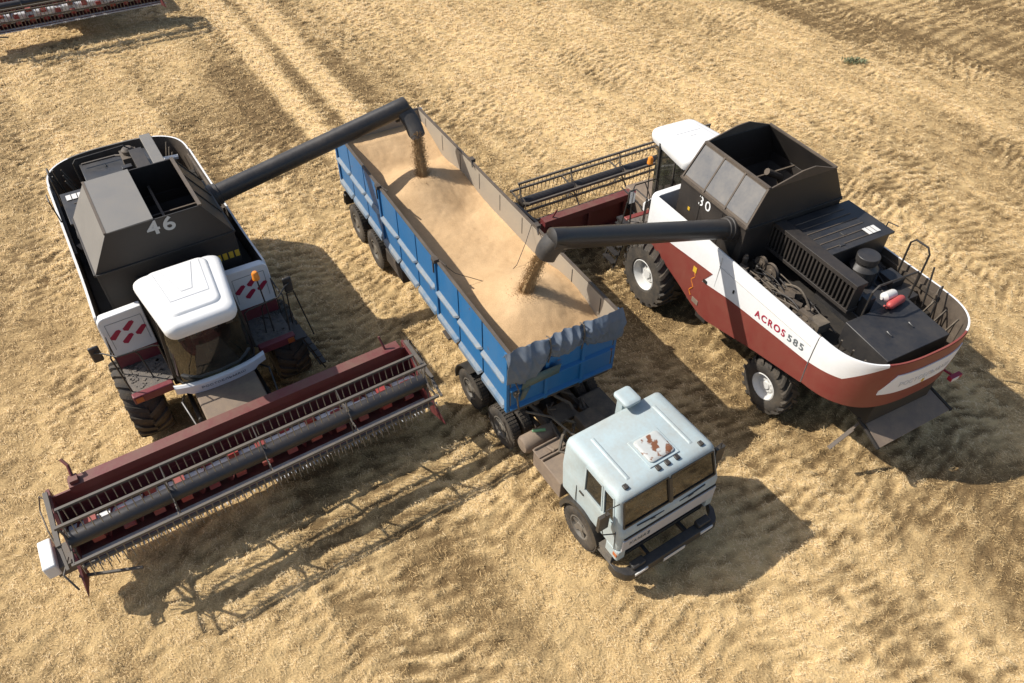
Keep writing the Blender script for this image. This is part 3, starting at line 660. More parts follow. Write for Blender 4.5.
    stw = MB(); stw.tube([(1.18 + .17 * math.sin(a) * .5, .17 * math.cos(a), 2.62 + .17 * math.sin(a) * .5) for a in [k * 2 * PI / 20 for k in range(21)]], .016, 6); stw.tube([(1.18, 0, 2.62), (1.32, 0, 1.9)], .035, 8); stw.mm((1.25, -.12, 1.9), (1.4, .12, 2.2)); stw.build('steering_wheel', 'plastic', cab)
    rf = MB(); rs = []
    for z, dx in ((3.40, .10), (3.43, .035), (3.52, .005), (3.62, 0), (3.68, .015), (3.725, .06), (3.74, .12)): rs.append([(x + .0, y, z + .03 * (1 - (x - .3) / 1.9)) for x, y, z in rrect(.30 + dx, 2.14 - dx, .85 - dx, .68 - dx, z, .20)])
    rf.rings(rs); rs = []
    for z, dx in ((3.73, 0), (3.775, .03), (3.785, .06)): rs.append([(x, y, z + .03 * (1 - (x - .3) / 1.9)) for x, y, z in rrect(.36 + dx, 1.86 - dx, .60 - dx, .50 - dx, z, .16)])
    rf.rings(rs)
    rfo = rf.build('cab_roof', 'white', cab, smooth=40)
    gm = MB(); zz = 3.818
    for a, b in (((.45, .30), (1.25, .10)), ((.45, -.30), (1.25, -.10)), ((1.25, .10), (1.25, -.10)), ((.45, .45), (1.45, .36)), ((1.45, .36), (1.45, -.36)), ((.45, -.45), (1.45, -.36))):
        gm.bar((*a, zz - .023 * (a[0] - .45) / 1.4 - .004), (*b, zz - .023 * (b[0] - .45) / 1.4 - .004), .012, .012)
    gm.build('roof_seam', 'textfaint', rfo)
    for y in (-.45, -.15, .15, .45): wl = MB(); wl.box((2.06, y, 3.40), (.07, .13, .07)); wl.build('work_light', 'plastic', cab, .01)
    # white bow under the windscreen
    fs = MB(); rs = []
    fx = lambda y: 1.755 - .17 * (abs(y) / .95) ** 2.6
    for k in range(21):
        y = -.93 + 1.86 * k / 20; x = fx(y); lo = 1.60 if abs(y) < .72 else 1.66
        rs.append([(x - .055, y, 1.88), (x - .02, y, 1.875), (x + .02, y, 1.84), (x + .0, y, lo), (x - .05, y, lo - .03), (x - .06, y, lo)])
    fs.rings(rs); fso = fs.build('front_bow', 'white', t, smooth=30)
    tx = text('lettering', 'РОСТСЕЛЬМАШ', .085, 'textdark', fso, (0, 0, 1.73), (0, 1, 0), (0, 0, 1), width=.9)
    for v in tx.data.vertices: v.co.x = fx(v.co.y) + .012 + (.004 if v.co.x > 0 else 0) + (.008 if v.co.z > 1.73 else .0)
    # --- platforms, steps, rails, mirrors, beacon
    for s in (1, -1):
        y0, y1 = sorted((s * .86, s * 1.68)); pl = MB(); pl.mm((.27, y0, 1.72), (1.22, y1, 1.78)); 
        for k in range(60): pl.box((rr.uniform(.3, 1.15), s * rr.uniform(.9, 1.62), 1.785), (rr.uniform(.02, .09), rr.uniform(.02, .07), .02), 0, Matrix.Rotation(rr.random() * 3, 3, 'Z'))
        pl.build('platform', 'chequer', t)
        fb = MB(); fb.mm((1.22, s * .90, 1.60), (1.37, s * 1.70, 1.80)); fbo = fb.build('platform_bumper', low, t, .02)
        lp = MB(); lp.mm((1.36, s * 1.52, 1.64), (1.385, s * 1.66, 1.76)); lp.build('indicator', 'amberlens', fbo)
        ra = MB()
        ra.tube([(1.15, s * 1.66, 1.78), (1.12, s * 1.72, 2.75), (1.05, s * 1.68, 2.82), (.55, s * 1.68, 2.82)], .017, 8)
        ra.tube([(1.2, s * .84, 1.8), (1.25, s * .86, 2.75), (1.25, s * .95, 2.80), (1.22, s * 1.6, 2.82)], .017, 8)
        ra.tube([(.95, s * 1.2, 1.78), (1.0, s * 1.25, 2.5), (1.22, s * 1.3, 2.82)], .014, 8); ra.tube([(.55, s * 1.70, 1.8), (.55, s * 1.68, 2.82)], .014, 8)
        ra.tube([(1.22, s * 1.6, 2.82), (1.0, s * 1.82, 2.84), (.92, s * 1.95, 2.84)], .016, 8)
        ra.build('hand_rail', 'black', t)
        mi = MB(); mi.box((.88, s * 1.93, 2.78), (.07, .19, .38)); mo = mi.build('mirror', 'plastic', t, .03)
        mf = MB(); mf.box((.842, s * 1.93, 2.78), (.004, .16, .34)); mf.build('mirror_glass', 'mirror', mo)
    be = MB(); be.tube([(1.0, 1.36, 1.78), (.98, 1.36, 2.6), (1.15, 1.30, 3.42)], .015, 8); beo = be.build('beacon_pole', 'black', t)
    bl = MB(); bl.lathe([(.001, 0), (.075, 0), (.075, .04), (.07, .05), (.068, .14), (.045, .18), (.001, .19)], (1.15, 1.30, 3.40), (0, 0, 1), 18); bl.build('beacon', 'amber', beo)
    la = MB()
    for y in (0,):
        la.bar((.95, 1.80, 1.75), (.95, 2.15, .55), .05, .03); la.bar((1.42, 1.80, 1.75), (1.42, 2.15, .55), .05, .03)
        for k in range(5): f = (k + .4) / 5; la.mm((.95, 1.74 + .35 * f, 1.75 - 1.2 * f - .015), (1.42, 1.90 + .35 * f, 1.75 - 1.2 * f + .015))
    la.tube([(.95, 1.80, 1.75), (.93, 1.85, 2.6), (.93, 2.0, 2.6), (.93, 2.2, 1.2)], .016, 8); la.mm((.9, 1.66, 1.70), (1.5, 1.84, 1.76)); la.build('ladder', 'black', t)
    # --- feeder house
    fh = MB(); fh.hexa([(.6, -.62, 1.05), (.6, .62, 1.05), (.6, .62, 1.62), (.6, -.62, 1.62)], [(2.88, -.62, .95), (2.88, .62, .95), (2.88, .62, 1.58), (2.88, -.62, 1.58)]); fh.build('feeder_house', 'drybox', t, .03)
    hc = MB()
    for s in (-1, 1): hc.tube([(.7, s * .72, .85), (2.7, s * .72, 1.15)], .05, 10, 0); hc.tube([(1.3, s * .82, 1.3), (1.9, s * .9, 1.7), (2.8, s * .8, 1.6)], .02, 6, 0)
    hc.build('lift_cylinder', 'black', t)
    make_header(t, -.2 if covered else 2.9, .70 if covered else .30)
    return t

def make_header(t, turn, lift):
    W0, W1 = -3.46, 3.55; rr = random.Random(4)
    h = MB()
    h.mm((2.40, W0, .20), (2.44, W1, 1.14), 0); h.mm((2.26, W0 + .35, 1.08), (2.50, W1 - .15, 1.26), 0); h.bar((2.3, W0, .3), (2.3, W1, .3), .16, .16, 0)
    pr = [(2.44, .62), (2.50, .38), (2.62, .22), (2.82, .14), (3.00, .15), (3.15, .17), (3.32, .16), (3.32, .12), (2.6, .08), (2.44, .2)]
    h.prism(pr, lambda u, v, w: (u, w, v), W0, W1, 0); h.mm((3.14, W0, .172), (3.31, W1, .178), 1)
    for y in (W0, W1):
        h.prism([(2.26, .10), (3.50, .10), (3.58, .35), (3.2, .62), (2.75, 1.10), (2.26, 1.20)], lambda u, v, w: (u, w, v), y - .03, y + .03, 0)
    for k in range(6): y = W0 + .6 + k * 1.2; h.bar((2.30, y, .3), (2.30, y, 1.1), .08, .06, 0)
    ho = h.build('header', ['redh', 'steel'], t, .006)
    # intake screw
    a = MB(); ax, az = 2.88, .47; a.lathe([(.001, W0 + .05), (.19, W0 + .05), (.19, W1 - .05), (.001, W1 - .05)], (ax, 0, az), (0, 1, 0), 20, 0)
    for (y0, y1, sg) in ((W0 + .08, -.5, 1), (.8, W1 - .08, -1)):
        n = int((y1 - y0) / .028); pi = []; po = []
        for k in range(n + 1):
            an = sg * 2 * PI * (k / n) * (y1 - y0) / .56; y = y0 + (y1 - y0) * k / n
            pi.append((ax + .15 * math.cos(an), y, az + .15 * math.sin(an))); po.append((ax + .29 * math.cos(an), y, az + .29 * math.sin(an)))
        a.rings([pi, po], 2, False, False)
    for k in range(13):
        y = W0 + .42 + k * .52
        for j in range(4): an = j * PI / 2 + k; a.bar((ax + .14 * math.cos(an), y, az + .14 * math.sin(an)), (ax + .28 * math.cos(an), y, az + .28 * math.sin(an)), .17, .20, 1, up=(0, 1, 0))
    a.build('intake_screw', ['screw', 'redf', 'redh'], ho, smooth=40)
    c = MB(); c.mm((3.30, W0, .115), (3.38, W1, .145))
    for k in range(94): y = W0 + .04 + k * .0765; c.add([(3.36, y - .022, .14), (3.36, y + .022, .14), (3.48, y, .12), (3.36, y, .10)], [(0, 1, 2), (0, 2, 3), (1, 3, 2), (0, 3, 1)])
    c.build('cutter_bar', 'steel', ho, smooth=0)
    # reel
    r = MB(); cx, cz, RR = 3.50, 1.14, .57; r.lathe([(.001, W0 + .12), (.145, W0 + .12), (.145, W1 - .12), (.001, W1 - .12)], (cx, 0, cz), (0, 1, 0), 24, 0)
    ang = [R(6 + 72 * k) for k in range(5)]; bt = [(cx + RR * math.cos(a_), cz + RR * math.sin(a_)) for a_ in ang]
    st = [W0 + .14 + (W1 - W0 - .28) * k / 4 for k in range(5)]
    for (x, z) in bt:
        r.bar((x, W0 + .1, z), (x, W1 - .1, z), .052, .052, 1)
        for k in range(50):
            y = W0 + .2 + k * (W1 - W0 - .4) / 49
            r.tube([(x, y, z), (x - .02, y, z - .13), (x + .03, y, z - .30)], .0095, 4, 2, False)
    for y in st:
        for i, (x, z) in enumerate(bt):
            r.bar((cx + .1 * math.cos(ang[i]), y, cz + .1 * math.sin(ang[i])), (x, y, z), .06, .018, 1, up=(0, 1, 0))
            x2, z2 = bt[(i + 1) % 5]; f = .50
            m1 = (cx + (x - cx) * f, y, cz + (z - cz) * f); m2 = (cx + (x2 - cx) * f, y, cz + (z2 - cz) * f); r.bar(m1, m2, .03, .012, 1, up=(0, 1, 0))
    r.build('reel', ['reel', 'greybar', 'tine'], ho, smooth=40)
    for y in (W0 + .02, W1 - .02):
        s = -1 if y < 0 else 1
        ar = MB(); ar.bar((2.36, y + s * .05, 1.24), (cx + .05, y + s * .05, cz + .02), .08, .05); ar.bar((cx, y + s * .05, cz), (4.0, y + s * .02, 1.05), .05, .04)
        ar.tube([(2.5, y + s * .08, .6), (cx - .2, y + s * .08, cz - .06)], .03, 8); ar.tube([(2.4, y + s * .06, 1.0), (2.2, y + s * .2, 1.05), (2.3, y + s * .3, .8), (2.9, y + s * .22, .9), (3.4, y + s * .16, .6)], .014, 6)
        ar.build('reel_arm', 'greybar', ho, .004)
        dv = MB(); dv.add([(3.50, y - .05, .12), (3.50, y + .05, .12), (3.50, y + .03, .52), (3.50, y - .03, .52), (4.05, y + s * .05, .14)], [(0, 1, 2, 3), (0, 4, 1), (1, 4, 2), (2, 4, 3), (3, 4, 0)]); dv.build('crop_divider', 'redh', ho)
    lv = MB(); lv.tube([(2.38, W0 + .45, 1.25), (2.2, W0 + .47, 1.5), (2.05, W0 + .40, 1.55)], .03, 6); lv.box((2.38, W0 + .46, 1.30), (.16, .14, .1)); lv.build('lift_bracket', 'redh', ho); lv = MB(); lv.tube([(2.38, W1 - .45, 1.25), (2.25, W1 - .5, 1.55)], .025, 6); lv.build('lift_bracket', 'redh', ho)
    gc = MB(); gc.mm((2.78, W0 - .50, .28), (3.42, W0 - .28, .60)); gc.build('gear_cover', 'white', ho, .03)
    gb = MB(); gb.mm((2.9, W0 - .36, .2), (3.4, W0 - .04, .45)); gb.tube([(3.3, W0 - .1, .5), (3.7, W0 - .2, .6), (3.9, W0 - .1, .3)], .02, 6); gb.bar((3.55, W0 - .08, .2), (3.95, W0 + .9, .16), .05); gb.build('knife_drive', 'greybar', ho, .01)
    ho.location = (lift * .85, 0, lift); ho.rotation_euler.z = R(turn)
    return ho

def w2(o, yaw, p):
    c, s = math.cos(R(yaw)), math.sin(R(yaw)); return Vector((o[0] + p[0] * c - p[1] * s, o[1] + p[0] * s + p[1] * c, p[2]))
A_O, A_Y = (-6.906, 11.489, 0), -56.2
B_O, B_Y = (5.035, 15.447, 0), 117.58
T_O, T_Y = (-1.351, 14.015, 0), -59.98
K_O, K_Y = (.3825, 11.0148, 0), -56.85
S46, S30 = w2(T_O, T_Y, (-2.42, .18, 3.92)), w2(T_O, T_Y, (3.32, .36, 4.02))
make_combine('white and crimson combine harvester numbered 46 with half of its grain tank covered', A_O, A_Y, 'magenta', '46', (-1.95, 6.42, 4.44), S46, True)
cb30 = make_combine('white and brick red combine harvester numbered 30 with its tank flaps open, seen from behind', B_O, B_Y, 'red', '30', (-1.76, 5.80, 4.54), S30, False)
c3 = Vector((-15.43, 32.74, 0)) - (w2((0, 0, 0), A_Y, (4.05, 3.55, 0)))
make_combine('combine harvester at the far field edge with only its crimson header in view', tuple(c3), A_Y, 'magenta', None, (-6.3, 1.75, 3.35), w2(c3, A_Y, (-6.6, 1.75, 2.8)), True)

# ------------------------------------------------------------------ grain trailer
def make_trailer():
    t = thing('semi_trailer', 'long blue open topped grain trailer heaped with wheat between the two harvesters', 'trailer', T_O, R(T_Y))
    L, Hw, ZB, ZT = 4.74, 1.25, 1.69, 3.31; rr = random.Random(2)
    for s in (-1, 1):
        b = MB(); yi, yo = s * 1.19, s * 1.222
        def mm(x0, x1, ya, yb, z0, z1, m): b.mm((x0, min(s * ya, s * yb), z0), (x1, max(s * ya, s * yb), z1), m)
        mm(-L, L, 1.185, 1.195, ZB, ZT - .01, 2); mm(-L, L, 1.195, 1.215, ZB, ZT, 3)
        n = 9; bw = 2 * L / n
        for k in range(n):
            x0 = -L + k * bw + .025; x1 = x0 + bw - .05
            # upper board with a pressed-in field, dusty lip, lower board and foot rail
            mm(x0, x1, 1.215, 1.245, 2.56, ZT, 0)
            b.hexa([(x0, s * 1.243, 2.50), (x1, s * 1.243, 2.50), (x1, s * 1.215, 2.58), (x0, s * 1.215, 2.58)], [(x0, s * 1.31, 2.44), (x1 - .12, s * 1.31, 2.44), (x1 - .12, s * 1.31, 2.485), (x0, s * 1.31, 2.485)], 1)
            mm(x0, x1, 1.215, 1.245, 1.86, 2.44, 0)
            b.hexa([(x0, s * 1.243, 1.84), (x1, s * 1.243, 1.84), (x1, s * 1.215, 1.92), (x0, s * 1.215, 1.92)], [(x0, s * 1.31, ZB), (x1 - .10, s * 1.31, ZB), (x1 - .10, s * 1.31, 1.80), (x0, s * 1.31, 1.80)], 1)
            for xx in (x0 + bw * .5 - .04,): b.mm((xx - .012, min(s * 1.18, s * 1.186), ZT - .50), (xx + .014, max(s * 1.18, s * 1.186), ZT - .06), 3)
        for k in (0, 3, 6, 9):
            x = -L + k * bw; x = max(-L + .05, min(L - .05, x)); mm(x - .05, x + .05, 1.215, 1.285, ZB - .02, ZT + .01, 0)
        mm(-L, L, 1.185, 1.25, ZT, ZT + .035, 4)
        bo = b.build('side_board', ['blue', 'ledge', 'inner', 'core', 'flapframe'], t, .006)
        for k in (3, 6):
            x = -L + k * bw; la = MB(); la.box((x, s * 1.25, ZT + .04), (.16, .12, .09)); la.bar((x + .05, s * 1.2, ZT + .06), (x + .28, s * 1.12, ZT + .02), .03); la.bar((x - .02, s * 1.29, ZT - .3), (x - .02, s * 1.29, ZT + .05), .04); la.build('latch', 'chassis', bo, .006)
    f = MB(); f.mm((L - .03, -1.19, ZB), (L, 1.19, ZT), 0); f.mm((L - .036, -1.18, ZB), (L - .031, 1.18, ZT - .02), 2)
    for z in (1.78, 2.33, 2.85): f.hexa([(L, -1.22, z - .05), (L, 1.22, z - .05), (L, 1.22, z + .06), (L, -1.22, z + .06)], [(L + .07, -1.22, z - .02), (L + .07, 1.22, z - .02), (L + .07, 1.22, z + .02), (L + .07, -1.22, z + .02)], 0)
    for y in (-.4, .45): f.mm((L, y - .04, ZB), (L + .05, y + .04, ZT - .3), 0)
    f.build('front_board', ['blue', 'ledge', 'inner'], t, .006)
    rb = MB(); rb.mm((-L, -1.185, ZB), (-L + .03, 1.185, ZT), 0); rb.mm((-L + .031, -1.18, ZB), (-L + .036, 1.18, ZT - .02), 1)
    for z in (1.8, 2.35, 2.9): rb.mm((-L - .06, -1.2, z - .03), (-L, 1.2, z + .03), 0)
    rb.mm((-L - .01, -1.18, ZT), (-L + .04, 1.18, ZT + .02), 2); rb.build('tail_board', ['blue', 'inner', 'flapframe'], t, .006)
    c = MB(); c.mm((-L, -1.18, 1.60), (L, 1.18, 1.69))
    for y in (-.5, .5): c.mm((-L + .05, y - .06, 1.15), (L - 1.9, y + .06, 1.60)); c.mm((L - 2.0, y - .06, 1.38), (L - .1, y + .06, 1.60))
    for x in (-4.3, -2.9): c.bar((x, -1.1, .54), (x, 1.1, .54), .16); 
    for y in (-.5, .5): c.bar((-4.7, y, .95), (-2.5, y, .95), .1, .16); c.mm((-3.7, y - .1, .6), (-3.5, y + .1, 1.2))
    for y in (-.7, .7): c.mm((.8, y - .06, .35), (.95, y + .06, 1.6)); c.mm((.7, y - .15, .28), (1.05, y + .15, .34))
    for x in (-1.6, -.4, .4): c.mm((x, -1.2, 1.5), (x + .1, 1.2, 1.6))
    c.mm((-2.0, -1.15, .8), (-.9, -.75, 1.2)); c.build('trailer_frame', 'chassis', t, .012)
    for x in (-4.29, -2.90):
        for s in (-1, 1):
            wheel(t, x, s * 1.045, .545, .27, .28, s, None, 'rimg'); wheel(t, x, s * .73, .545, .27, .28, s, None, 'rimg')
    for s in (-1, 1):
        mg = MB(); mg.tube([(-5.0, s * 1.2, .85), (-4.95, s * 1.2, 1.15), (-4.75, s * 1.2, 1.22)], .03, 6); mg.mm((-4.98, min(s * .6, s * 1.2), .8), (-4.94, max(s * .6, s * 1.2), 1.25)); mg.build('mud_flap', 'plastic', t)
    cbm = MB(); pts = [(1.62, -1.19, ZT + .02), (1.8, -.9, 3.0), (2.1, -.4, 2.80), (2.25, .0, 2.79), (2.0, .5, 2.82), (1.6, .95, 2.98), (1.45, 1.19, ZT + .02)]
    cbm.tube(pts, .008, 5); cbm.build('tie_cable', 'chassis', t)
    cl = MB(); cl.add([(L + .075, -1.0, 2.30), (L + .085, -.15, 2.36), (L + .10, -.12, 2.62), (L + .09, -.95, 2.62)], [(0, 1, 2, 3)]); cl.add([(L + .06, -1.02, 1.95), (L + .07, -.95, 2.3), (L + .10, -.80, 2.3), (L + .08, -.92, 2.0)], [(0, 1, 2, 3)])
    o = cl.build('old_cover', 'oldtarp', t); so = o.modifiers.new('t', 'SOLIDIFY'); so.thickness = .01
    hs = MB(); hs.tube([(L + .08, -1.1, 2.2), (L + .14, -1.1, 1.95), (L + .1, -1.05, 1.75)], .02, 6); hs.box((L + .08, -1.12, 2.25), (.08, .08, .14)); hs.tube([(L + .1, -.9, 1.6), (L + .3, -.4, 1.35), (L + .9, -.2, 1.25), (L + 1.4, -.1, 1.3)], .025, 6); hs.build('air_hose', 'hose', t)
    return t
make_trailer()

def grain_h(x, y):
    h = 2.53 + .38 * np.clip((-3.2 - x) / 1.1, 0, 1)
    def cone(cx, cy, top, sl, rnd):
        r = np.sqrt((x - cx) ** 2 + (y - cy) ** 2 + rnd ** 2) - rnd; return top - sl * r
    a = cone(-1.95, .05, 3.14, .55, .28); b = cone(3.10, .10, 3.24, .52, .30)
    k = 14; h = np.log(np.exp(k * h) + np.exp(k * a) + np.exp(k * b)) / k
    h += .10 * np.clip((y - .6) / .6, 0, 1) + .03 * np.clip((-y - .6) / .6, 0, 1)
    h -= .10 * np.exp(-((x + 1.95) ** 2 + (y - .05) ** 2) / .03) + .10 * np.exp(-((x - 3.15) ** 2 + (y - .05) ** 2) / .03)
    return h + (vnoise(x + 50, y + 50, .55, 31) - .5) * .022 + (vnoise(x + 50, y + 50, .17, 32) - .5) * .014 + (vnoise(x + 50, y + 50, .07, 33) - .5) * .010
def make_grain():
    xs = np.linspace(-4.70, 4.70, 260); ys = np.linspace(-1.183, 1.183, 70); X, Y = np.meshgrid(xs, ys, indexing='ij')
    co = np.stack([X, Y, grain_h(X, Y)], -1).reshape(-1, 3); ny = 70
    i = np.arange(259)[:, None] * ny + np.arange(69)[None]; f = np.stack([i, i + ny, i + ny + 1, i + 1], -1).reshape(-1, 4)
    # skirt down to the floor
    per = [k * ny for k in range(260)] + [259 * ny + k for k in range(1, ny)] + [k * ny + ny - 1 for k in range(258, -1, -1)] + [k for k in range(ny - 2, 0, -1)]
    low = co[per].copy(); low[:, 2] = 1.70; n0 = len(co); m = len(per)
    sk = np.array([[per[k], per[(k + 1) % m], n0 + (k + 1) % m, n0 + k] for k in range(m)])
    me = mesh_np('grain_heap', np.concatenate([co, low]), np.concatenate([f, sk])); me.polygons.foreach_set('use_smooth', np.ones(len(me.polygons), bool)); me.set_sharp_from_angle(angle=R(60))
    me.materials.append(M['grain']); o = bpy.data.objects.new('grain_heap', me); COL.objects.link(o); o.location = T_O; o.rotation_euler.z = R(T_Y)
    tag(o, 'two merging heaps of golden wheat grain filling the blue trailer', 'grain')
def grain_material():
    m, nt, out = new_mat('wheat grain'); b = nd(nt, 'ShaderNodeBsdfPrincipled'); b.inputs['Roughness'].default_value = .75; b.inputs['Specular IOR Level'].default_value = .2
    tc = nd(nt, 'ShaderNodeTexCoord'); n = nd(nt, 'ShaderNodeTexNoise'); n.inputs['Scale'].default_value = 60; n.inputs['Detail'].default_value = 4
    n2 = nd(nt, 'ShaderNodeTexNoise'); n2.inputs['Scale'].default_value = 1.6; n2.inputs['Detail'].default_value = 6
    nt.links.new(tc.outputs['Object'], n.inputs[0]); nt.links.new(tc.outputs['Object'], n2.inputs[0])
    ad = nd(nt, 'ShaderNodeMath', operation='MULTIPLY_ADD'); nt.links.new(n.outputs[0], ad.inputs[0]); ad.inputs[1].default_value = .55
    m2 = nd(nt, 'ShaderNodeMath', operation='MULTIPLY'); nt.links.new(n2.outputs[0], m2.inputs[0]); m2.inputs[1].default_value = .45; nt.links.new(m2.outputs[0], ad.inputs[2])
    r = ramp(nt, ad.outputs[0], .3, .7, (.385, .248, .125, 1), (.62, .425, .235, 1)); nt.links.new(r.outputs[0], b.inputs['Base Color'])
    bp = nd(nt, 'ShaderNodeBump'); bp.inputs['Strength'].default_value = .5; bp.inputs['Distance'].default_value = .012; nt.links.new(n.outputs[0], bp.inputs['Height']); nt.links.new(bp.outputs[0], b.inputs['Normal'])
    nt.links.new(b.outputs[0], out.inputs[0]); M['grain'] = m
grain_material(); make_grain()
M['falling'] = paint('shaded falling wheat', (.40, .265, .125), .8, .6, (.28, .18, .085), scale=9)  # darker copy of the grain colour, backlit shade of the streams painted in

def stream(label, p0, p1, seed):
    """falling kernels: a dense core and thousands of loose grains round it"""
    rr = np.random.default_rng(seed); b = MB(); p0, p1 = Vector(p0), Vector(p1); d = p1 - p0; hz = Vector((d.x, d.y, 0)); n = 40; rs = []
    def axis(f): return p0 + hz * f ** .75 + Vector((0, 0, d.z * f))
    for k in range(n + 1):
        f = k / n; p = axis(f); w = .065 + .03 * f
        rs.append([p + Vector((math.cos(2 * PI * j / 24), math.sin(2 * PI * j / 24), 0)) * w * (1 + .9 * float(vnoise(np.array([j * .35 + seed * 7.]), np.array([f * 2.2]), .8, 40)[0] - .5)) for j in range(24)])
    b.rings(rs)
    for k in range(7500):
        f = rr.random(); a = rr.random() * 2 * PI; r = abs(rr.normal(0, .055 + .025 * f)) + .05
        q = axis(f) + Vector((math.cos(a) * r, math.sin(a) * r, 0)); s = rr.uniform(.003, .0062); e = rr.uniform(2.5, 6)
        b.add([q + Vector(v_) * s for v_ in ((1, 0, 0), (-.5, .9, 0), (-.5, -.9, 0), (0, 0, e), (0, 0, -e))], [(0, 1, 3), (1, 2, 3), (2, 0, 3), (1, 0, 4), (2, 1, 4), (0, 2, 4)])
    for k in range(1500):   # grains bouncing on the heap
        a = rr.random() * 2 * PI; r = abs(rr.normal(0, .16)); q = p1 + Vector((math.cos(a) * r, math.sin(a) * r, .03 + abs(rr.normal(0, .05)) * (1 - min(1, r / .5)))); s = rr.uniform(.004, .008)
        b.add([q + Vector(v_) * s for v_ in ((1, 0, 0), (-.5, .9, 0), (-.5, -.9, 0), (0, 0, 2), (0, 0, -2))], [(0, 1, 3), (1, 2, 3), (2, 0, 3), (1, 0, 4), (2, 1, 4), (0, 2, 4)])
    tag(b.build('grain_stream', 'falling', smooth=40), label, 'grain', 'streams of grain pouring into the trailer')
HS = lambda x, y: float(grain_h(np.array([x]), np.array([y]))[0])
e1 = w2(T_O, T_Y, (-1.95, .05, HS(-1.95, .05) - .03)); e2 = w2(T_O, T_Y, (3.15, .05, HS(3.15, .05) - .03))
stream('rope of grain, painted in backlit shade, pouring from the auger of combine 46', S46 + Vector((0, 0, .12)), e1, 3)
stream('rope of grain, painted in backlit shade, pouring from the auger of combine 30', S30 + Vector((0, 0, .12)), e2, 5)

def make_tarp():
    n, mrows = 170, 46; V = []; rr = np.random.default_rng(3)
    def hem(y): return float(np.interp(y, [-1.33, -1.2, -.95, -.7, -.5, -.4, -.3, 0, .25, .36, .48, .8, 1.1, 1.3], [2.62, 2.60, 2.47, 2.50, 2.78, 2.96, 2.86, 2.80, 2.88, 2.98, 2.82, 2.70, 2.64, 2.66]))
    def fat(y): return float(np.interp(y, [-1.33, -.95, -.55, -.40, -.25, 0, .22, .36, .5, .9, 1.3], [.04, .12, .11, .02, .10, .12, .09, .02, .10, .08, .04]))
    for i in range(n):
        y = -1.33 + 2.66 * i / (n - 1); z1 = hem(y); fa = fat(y)
        for j in range(mrows):
            f = j / (mrows - 1)
            if f < .22: g = f / .22; x, z = 4.66 + .07 * g, 3.30 - .12 * (1 - g) + fa * .55 * math.sin(g * PI / 2) + .05
            else:
                g = (f - .22) / .78; x = 4.73 + .08 * min(1, g * 4) + fa * math.sin(PI * min(1, g * 1.05)) ** .8; z = (3.35 + fa * .55) * (1 - g) + z1 * g
            w = (abs(float(vnoise(np.array([y + f * .35 + 9]), np.array([f * .22 + 4]), .22, 51)[0]) - .5) * -2 + .5) * .085 + (abs(float(vnoise(np.array([y - f * .3 + 7]), np.array([f * .4 + 3]), .11, 52)[0]) - .5) * -2 + .5) * .04
            k = min(abs(y + .40), abs(y - .36)); pl = math.sin((f * 26 + y * 9)) * .018 * math.exp(-(k / .16) ** 2)
            V.append((x + (w + pl) * min(1, f * 5), y, z + w * .15))
    F = [(i * mrows + j, (i + 1) * mrows + j, (i + 1) * mrows + j + 1, i * mrows + j + 1) for i in range(n - 1) for j in range(mrows - 1)]
    b = MB(); b.add(V, F); o = b.build('tarpaulin', 'tarp', loc=T_O, rotz=R(T_Y), smooth=80); so = o.modifiers.new('thickness', 'SOLIDIFY'); so.thickness = .014
    tag(o, 'crumpled grey blue tarpaulin tied over the front board of the trailer', 'tarpaulin')
    r = MB()
    for y in (-.40, .36):
        r.tube([(4.68, y, 3.36), (4.80, y + .01, 3.40), (4.87, y, 3.2), (4.86, y - .01, 2.98), (4.80, y, 2.75)], .014, 6)
    r.tube([(4.84, -1.15, 2.62), (4.95, -1.12, 2.42), (4.86, -1.1, 2.25)], .014, 6)
    r.build('tie_rope', 'hose', o)
make_tarp()

